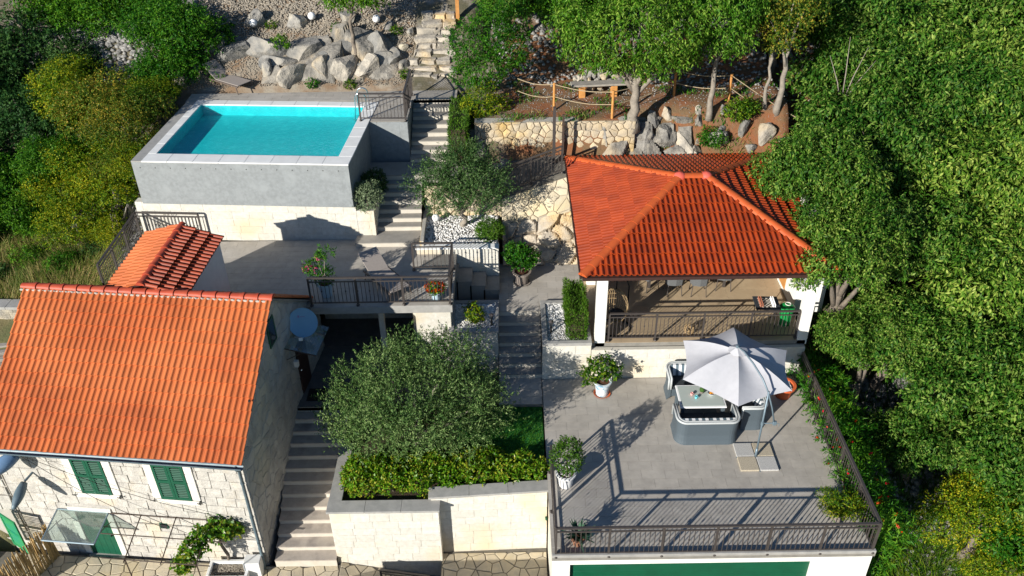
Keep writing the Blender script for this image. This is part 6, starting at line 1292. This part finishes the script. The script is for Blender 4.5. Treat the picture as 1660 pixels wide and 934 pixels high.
for nm, lb, loc, bl, n, m_, sd, kw in (
  ('sage_shrub','round grey-green sage shrub in white stone planter',(-4.66,24.74,6.2),[(0,0,0.42,0.52,0.48,0.46),(0.05,0.05,0.62,0.36,0.34,0.3)],6500,'l_sage',94,dict(L=0.06,W=0.022,droop=-0.3,updir=0.5,per=7,Ls=0.10,shell=0.7,cull=False)),
  ('sage_shrub','shaded dark shrub behind the sage in white planter',(-4.62,25.75,6.2),[(0,0,0.4,0.45,0.45,0.42)],3500,'l_dark',95,dict(L=0.07,W=0.03,droop=-0.1,per=7,Ls=0.10,shell=0.6,cull=False)),
  ('clipped_shrub','rounded bright green shrub at the gravel wall corner',(-0.72,24.15,5.36),[(0,0,0.28,0.46,0.42,0.34),(0.1,-0.1,0.35,0.35,0.3,0.25)],5200,'l_cypress',96,dict(L=0.08,W=0.016,droop=-0.3,updir=0.6,per=7,Ls=0.1,shell=0.7,cull=False)),
  ('young_shrub','small yellow-green shrub in white gravel bed beside patio',(-1.12,21.15,4.28),[(0,0,0.22,0.26,0.24,0.2),(-0.1,0.1,0.36,0.18,0.18,0.14)],900,'l_yellow',97,dict(L=0.08,W=0.04,droop=0.1,per=6,Ls=0.1,shell=0.4,cull=False)),
  ('rock_shrub','small green shrub growing among dark boulders',(-8.55,32.0,9.1),[(0,0,0.25,0.3,0.25,0.25)],700,'l_green',98,dict(L=0.08,W=0.035,per=6,Ls=0.1,cull=False)),
  ('bank_shrub','bright green bush among rocks at the soil terrace edge',(7.9,28.1,7.7),[(0,0,0.35,0.5,0.4,0.35),(0.4,0.1,0.4,0.4,0.3,0.3)],2600,'l_lemon',99,dict(L=0.09,W=0.035,per=7,Ls=0.15,cull=False)),
  ('bank_shrub','low green bush behind back edge of the pavilion roof',(7.0,27.55,7.0),[(0,0,0.25,0.5,0.35,0.3)],1800,'l_green',100,dict(L=0.08,W=0.03,per=7,Ls=0.12,cull=False)),
): bush(nm, lb, loc, bl, n, M[m_], sd, **kw)
for i, (x, y, s_) in enumerate(((7.4,27.9,0.22),(8.4,27.5,0.3),(9.0,28.0,0.25),(8.0,28.2,0.18),(6.95,27.3,0.3),(9.6,27.3,0.3),(10.3,28.2,0.25))):
    rock('grey stone half sunk in the red soil below the slender trunks', x, y, s_, 1+i%8, 'greyrock', 0.4, group='stones in the red soil slope')
bush('evergreen_bush','tall bright evergreen bush right of the rock steps',(-0.7,29.9,8.0),[(-0.6,-0.3,1.9,0.8,0.7,0.8),(0.1,-0.5,2.5,0.9,0.8,0.8),(0.75,-0.3,1.8,0.75,0.7,0.8),(-0.2,-0.7,1.2,0.8,0.6,0.7),(0.9,0.2,2.5,0.6,0.6,0.6),(-0.8,-0.5,1.0,0.5,0.5,0.5),(0.4,0.3,3.1,0.8,0.8,0.7)],26000,M['l_green'],101,L=0.075,W=0.035,droop=0.05,per=7,Ls=0.14,shell=0.55,lumpy=0.3)
bush('yellowing_bush','yellowish-green bush hanging beside the clipped hedge',(-0.85,28.5,7.6),[(-0.1,0,0.7,0.65,0.55,0.6),(0.4,0.1,0.4,0.5,0.45,0.45),(-0.4,-0.2,0.35,0.4,0.4,0.4)],9000,M['l_yellow'],102,L=0.06,W=0.03,droop=0.2,per=7,Ls=0.14,shell=0.5,lumpy=0.3)
for i, (x, y, s) in enumerate(((8.95,19.0,0.62),(9.0,18.0,0.7),(9.05,17.0,0.68),(9.0,16.0,0.7),(9.05,15.1,0.62),(9.15,14.2,0.6),(8.95,19.9,0.6))):
    zb = hz(x,y); h = 3.25-zb
    t = bush('oleander_bush', 'red flowering oleander growing against the terrace railing', (x,y,zb), [(0,0,h*0.55,s*0.75,s*0.75,h*0.42),(-0.22,0,h*0.98,s*0.75,s*0.8,0.55),(0.3,0.1,h*0.8,s*0.8,s*0.8,0.6)], 4200, M['l_green'], 110+i, group='oleanders along the terrace railing', L=0.15, W=0.026, droop=0.1, updir=0.45, per=7, Ls=0.2, shell=0.4, lumpy=0.3)
    link('flowers', quads_mesh('flowers', foliage(130+i, [(-0.22,0,h*1.0,s*0.85,s*0.85,0.6)], 42, L=0.06, W=0.06, per=3, Ls=0.05, shell=0.85), M['l_redflower']), None, t)

# ---------------------------------------------------------------- trees
def olive(name, label, loc, blobs, n, seed, r0, **kw):
    return tree(name, label, loc, blobs, n, M['l_olive'], seed, r0, 'barkpale', L=0.08, W=0.024, droop=-0.1, updir=0.55, out=0.9, jit=0.5, per=11, Ls=0.46, shell=0.5, lumpy=0.6, face=0.5, alt=0.7, **kw)
OB = [(0,0,1.7,1.5,1.1,0.85),(-1.35,0.1,1.4,0.85,0.75,0.65),(1.35,0.2,1.45,0.9,0.8,0.65),(-0.7,0.6,2.05,0.85,0.7,0.6),(0.8,0.7,2.1,0.9,0.7,0.6),(0.1,-0.6,1.45,1.1,0.7,0.65),(-1.0,-0.45,1.1,0.8,0.65,0.55),(1.1,-0.4,1.15,0.85,0.65,0.55),(0.1,0.9,2.15,0.8,0.6,0.5),(-1.8,-0.1,1.15,0.5,0.5,0.45),(1.75,0.1,1.35,0.5,0.5,0.5)]
OB = [(b[0]*1.04,b[1]*1.05,b[2]+0.28,b[3]*1.04,b[4]*1.08,b[5]*1.15) for b in OB]
olive('olive_tree', 'large spreading olive tree between house stairs and lawn', (-2.65,17.35,2.56), OB, 84000, 151, 0.15, fork=0.35)
olive('olive_tree', 'small olive tree with pale trunk in white gravel', (-1.55,24.75,5.4), [(0,0,1.75,0.85,0.7,0.6),(-0.85,-0.1,1.6,0.65,0.6,0.5),(0.8,-0.05,1.6,0.7,0.6,0.5),(0.1,0.3,2.2,0.7,0.6,0.5),(-0.4,-0.3,1.35,0.6,0.45,0.4),(0.5,-0.35,1.35,0.6,0.45,0.4),(-0.6,0.2,2.1,0.5,0.5,0.4)], 26000, 152, 0.09, fork=0.45)
tree('tall_tree', 'leafy nettle tree with stout trunk rising from the rubble wall', (4.25,27.6,7.8), [(-0.3,-0.2,3.2,1.6,1.3,1.0),(-1.5,-0.1,2.9,1.0,0.9,0.75),(1.1,-0.1,3.1,1.1,1.0,0.85),(-0.9,-0.3,2.75,0.9,0.7,0.55),(0.6,-0.4,2.6,1.0,0.7,0.6),(-1.9,0.3,3.5,0.9,0.8,0.7),(0.2,0.4,3.9,1.3,1.1,0.8),(1.6,0.3,2.6,0.7,0.7,0.6)], 34000, M['l_celtis'], 153, 0.17, 'barkpale', fork=0.5, L=0.12, W=0.04, droop=0.9, per=8, Ls=0.32, shell=0.5, lumpy=0.3)
tree('slender_tree', 'slender trunked nettle tree on the red soil, left of twin trunks', (6.95,28.1,7.95), [(0.1,0,3.3,0.95,0.85,0.7),(0.7,0.2,3.6,0.8,0.7,0.6),(-0.4,0.3,3.9,0.8,0.8,0.6),(0.3,-0.3,2.8,0.7,0.6,0.5)], 14000, M['l_celtis'], 154, 0.09, 'barkpale', fork=0.75, lean=(-0.1,0,0), L=0.11, W=0.038, droop=0.9, per=8, Ls=0.3, lumpy=0.3)
tree('twin_trunk_tree', 'sparse autumn-tinted tree with pale trunk on red soil', (9.35,28.35,8.0), [(-0.2,-0.2,2.6,0.8,0.6,0.45),(0.4,0.1,3.3,0.8,0.7,0.5),(-0.7,0,3.0,0.6,0.6,0.45),(0.1,0.3,3.8,0.9,0.8,0.5)], 5200, M['l_autumn'], 155, 0.10, 'barkpale', fork=0.65, lean=(0.15,0,0), L=0.08, W=0.045, droop=0.4, per=6, Ls=0.3, shell=0.3, lumpy=0.35)
tree('twin_trunk_tree', 'thin pale trunk with few leaves beside the autumn-tinted tree', (8.95,28.45,8.0), [(0.0,0,2.3,0.4,0.4,0.35),(-0.3,0,2.9,0.5,0.5,0.4)], 1500, M['l_autumn'], 156, 0.06, 'barkpale', fork=0.8, L=0.08, W=0.045, per=6, Ls=0.25, shell=0.3)
tr_ = thing('bare_sapling', 'leafless pale sapling with forked twigs at grove edge', 'sapling', (11.6,28.4,hz(11.6,28.4))); b = MB(); b.tube([(0,0,-0.1),(0.05,0,1.0),(0.0,0,1.8)],[0.05,0.04,0.03],7)
for q in ((-0.7,0.1,3.6),(0.5,0,3.9),(-0.1,0.2,4.2),(0.9,0.1,3.4)): b.tube([(0.0,0,1.75),(q[0]*0.4,q[1]*0.4,1.75+(q[2]-1.75)*0.5),q],[0.028,0.02,0.006],6)
b.build('trunk', M['barkpale'], tr_, smooth=True)
tree('small_tree', 'young leaning tree among the boulders behind pool', (-5.75,32.0,9.0), [(0.05,0,2.1,0.7,0.55,0.4),(-0.6,0.1,2.0,0.5,0.45,0.3),(0.8,0.1,2.0,0.6,0.5,0.35),(0.2,0.4,2.5,0.8,0.7,0.5)], 6000, M['l_green'], 157, 0.07, 'bark', fork=0.75, lean=(-0.15,0,0), L=0.10, W=0.04, droop=0.7, per=7, Ls=0.25, shell=0.4, lumpy=0.3)
# shared crowns for the groves: each tree is its own object, the crown meshes repeat turned and scaled
def crown_variant(seed, m, n=30000, L=0.135, W=0.05, droop=0.85, lumps=26, **kw):
    bl = ellblobs(seed, (0,0,0), (1.9,1.9,1.35), lumps, 0.5); return bl, quads_mesh('crown', foliage(seed, bl, n, L=L, W=W, droop=droop, per=8, Ls=0.32, shell=0.5, lumpy=0.3, **kw), m)
CV = {'g': [crown_variant(s, M['l_grove'], 34000, 0.12, 0.044) for s in (201,202,203,204)], 'd': [crown_variant(211, M['l_dark'], 26000, 0.10, 0.045, 0.5)], 'y': [crown_variant(s, M['l_yellow'], 24000, 0.075, 0.045, 0.25, alt=0.8) for s in (221,222)], 'a': [crown_variant(231, M['l_autumn'], 26000, 0.075, 0.042, 0.15, updir=0.2)], 'n': [crown_variant(241, M['l_green'], 26000, 0.10, 0.045, 0.5)]}
_tk = {}
def grove_tree(name, label, x, y, zc, r, kind, i, group, bark='bark'):
    zg = hz(x,y); v = CV[kind][i % len(CV[kind])]; s = r/1.9; t = thing(name, label, 'tree', (x,y,zg), 0, group)
    c = link('crown', v[1], None, t); c.location = (0,0,zc-zg); c.scale = (s,s,s*0.95); c.rotation_euler = (0,0,random.Random(i*7+int(x*10)).uniform(0,6.28))
    h = max(0.8, zc-zg); b = [(q[0]*s*0.7,q[1]*s*0.7,h+q[2]*s*0.6) for q in v[0][1:7]]; link('trunk', trunk_mesh(300+i, (0,0,0), 0.07+0.05*r, b, 0.55), M[bark], t)
RG = 'dense trees right of the pavilion'
for i, (x, y, zc, r) in enumerate(((9.55,20.85,6.95,1.75),(9.5,23.5,8.1,1.85),(12.2,26.7,7.6,2.5),(10.2,22.2,7.2,1.6),(15.6,31.8,9.0,3.0),(17.6,29.2,8.6,3.0),(14.9,25.6,7.0,2.6),(11.9,22.9,6.3,2.2),(14.6,22.0,5.6,2.6),(11.2,20.2,4.6,1.7),(10.25,19.5,4.7,1.35),(12.3,19.0,4.5,2.1),(14.2,18.6,4.4,2.3),(13.6,16.9,2.8,2.0),(17.4,25.6,7.0,3.0),(17.0,21.4,5.4,2.8),(12.8,29.8,8.7,2.4),(15.9,28.6,8.4,2.6),(11.4,17.6,2.6,1.4),(16.4,17.6,3.6,2.4),(10.6,26.0,7.0,1.7),(18.8,33.5,9.6,3.0),(13.3,33.4,9.8,2.6),(19.0,28.0,8.0,2.8))):
    grove_tree('grove_tree', {0:'leafy nettle tree overhanging front right corner of pavilion roof',1:'leafy nettle tree overhanging right slope of pavilion roof',3:'leafy nettle tree behind the white outdoor kitchen',10:'nettle tree beside the oleanders, right of the terrace back corner',18:'small nettle tree on the bank right of the terrace',20:'nettle tree between back corner of pavilion roof and grove'}.get(i, 'dense leafy nettle tree in the grove right of the pavilion'), x, y, zc, r, 'g', i, None if i in (0,1,3,10,18,20) else RG)
for i, (x, y, zc, r) in enumerate(((12.4,15.4,1.7,1.5),(14.0,15.0,1.5,1.7),(13.1,14.0,0.9,1.2),(15.6,15.8,2.0,1.8),(12.9,16.2,2.2,1.2))):
    grove_tree('yellowing_tree', 'yellowing bushy tree at the lower end of right grove', x, y, zc, r, 'y' if i%2 == 0 else 'n', i, 'yellowing trees below the right grove')
for i, (x, y, zc, r) in enumerate(((2.2,32.6,10.6,1.8),(5.2,33.0,11.2,2.0),(7.6,32.2,11.4,2.0),(10.0,32.0,10.8,2.0),(10.4,35.0,11.6,2.4),(0.6,33.6,10.6,1.6))):
    grove_tree('slope_tree', 'shady tree on the upper slope behind the rope fence', x, y, zc, r, 'g' if i%2 else 'n', i+2, 'trees behind the rope fence')
for i, (x, y, zc, r, k) in enumerate(((-14.6,29.7,7.8,1.9,'a'),(-15.0,28.2,6.4,1.6,'y'),(-13.9,26.6,5.9,1.45,'y'),(-15.0,26.2,5.3,1.35,'y'),(-16.6,31.4,8.0,1.7,'y'),(-13.3,28.3,7.9,1.6,'a'),(-15.9,30.2,7.8,1.3,'y'),(-16.0,27.4,5.6,1.35,'y'),(-13.6,25.5,5.1,0.9,'y'),(-12.95,26.8,6.9,1.05,'y'),(-12.75,29.3,8.3,1.15,'y'),(-13.6,27.4,6.6,1.1,'a'))):
    grove_tree('golden_tree', {9:'golden tree leaning on left side of the pool tank',10:'golden tree at the back left corner of pool tank',8:'small golden tree outside the left patio railing'}.get(i, {'a':'rust-tinted bushy tree left of the pool','y':'golden yellow-green bushy tree left of the pool'}[k]), x, y, zc, r, k, i, None if i in (8,9,10) else {'a':'rust-tinted trees left of pool','y':'golden trees left of pool'}[k])
for i, (x, y, zc, r, k) in enumerate(((-18.2,30.4,6.8,2.2,'d'),(-17.6,27.9,5.5,1.7,'n'),(-19.2,33.8,8.4,2.5,'d'),(-16.8,35.6,9.4,2.0,'n'),(-20.6,31.5,7.5,2.4,'d'),(-18.8,36.8,10.0,2.4,'n'),(-16.4,29.2,5.8,1.4,'d'),(-20.0,28.0,5.8,2.0,'n'),(-14.8,37.0,10.4,2.0,'n'),(-17.2,33.0,8.2,1.5,'d'),(-14.2,35.0,9.8,1.3,'n'),(-12.4,36.4,10.6,1.5,'d'),(-19.4,26.6,5.0,1.4,'n'),(-17.6,26.6,5.0,1.3,'n'),(-16.6,28.6,6.4,1.3,'n'))):
    grove_tree('wild_tree', {'d':'dark green wild tree at the left garden edge','n':'mid green wild tree at the left garden edge'}[k], x, y, zc, r, k, i, {'d':'dark wild trees left','n':'mid green wild trees left'}[k])
grove_tree('feathery_tree', 'bright green feathery tree behind the pool lounger', -12.6, 32.6, 9.7, 1.9, 'n', 0, None)
grove_tree('feathery_tree', 'lower bright green tree in front of the feathery tree', -12.75, 31.6, 8.6, 1.45, 'n', 3, None)
grove_tree('slope_shrub_tree', 'leafy small tree above the rock garden beside rubble', -9.6, 35.6, 11.2, 1.3, 'n', 1, None)

# ---------------------------------------------------------------- grass and weeds
gl = np.random.default_rng(77); lp = np.stack([gl.uniform(-1.55,0.8,9000), gl.uniform(16.75,18.7,9000), np.full(9000,2.9)],1)
tag(link('lawn_blades', quads_mesh('lawn_blades', blades(77, lp, 0.05, 0.012, 0.7), M['l_green']), None), 'short green blades of the little lawn', 'grass', None, 'stuff')
def grass(name, label, seed, n, x0, x1, y0, y1, L, W, keep=None, m='l_grass', spread=0.8):
    tag(link(name, quads_mesh(name, blades(seed, scatter(seed, n, x0,x1,y0,y1,0.0,keep), L, W, spread), M[m]), None), label, 'grass', None, 'stuff')
for i, (x, y, s_) in enumerate(((-15.2,24.6,0.45),(-14.3,25.3,0.4),(-16.6,25.0,0.5),(-17.4,24.2,0.4))):
    bush('wild_shrub', 'low tangled wild shrub in the tall grass', (x,y,hz(x,y)), [(0,0,s_*0.6,s_,s_,s_*0.7),(s_*0.5,0.1,s_*0.5,s_*0.7,s_*0.7,s_*0.6)], 2600, M['l_dark' if i%2 else 'l_green'], 420+i, group='wild shrubs in the tall grass', L=0.09, W=0.03, droop=0.2, per=7, Ls=0.2, lumpy=0.4, cull=False)
for i, (x, y) in enumerate(((-9.2,33.4),(-6.6,33.2),(-4.3,33.0),(-10.9,31.2),(-3.9,31.2),(-7.3,30.75),(-5.9,30.8))):
    bush('rock_weed', 'small green weed between the rocks above the pool', (x,y,hz(x,y)), [(0,0,0.12,0.22,0.18,0.14)], 420, M['l_green' if i%2 else 'l_lemon'], 440+i, group='weeds between the rocks above pool', stem=False, L=0.07, W=0.03, per=6, Ls=0.1, cull=False)
grass('wild_grass', 'tall wild grass left of the patio railing', 401, 16000, -19, -13.3, 22.7, 26.3, 0.5, 0.016, spread=1.3)
grass('bank_grass', 'grass on the bank right of the garage', 402, 9000, 8.7, 13.0, 12.5, 15.8, 0.38, 0.016, m='l_lemon')
grass('soil_weeds', 'sparse green weeds on the red soil terrace', 403, 5200, -0.3, 11.0, 27.1, 30.5, 0.16, 0.03, keep=lambda x, y: mnoise.noise(Vector((x*1.1,y*1.1,2))) > 0.1, m='l_green')
grass('scrub', 'dry scrub and weeds on the rocky bank behind pavilion', 404, 1500, -1.5, 10.0, 26.9, 28.2, 0.22, 0.02, keep=lambda x, y: mnoise.noise(Vector((x*1.4,y*1.4,5))) > 0.15)
grass('grove_undergrowth', 'green undergrowth below the right grove', 405, 9000, 9.2, 16.0, 15.5, 24.0, 0.35, 0.03, m='l_dark')
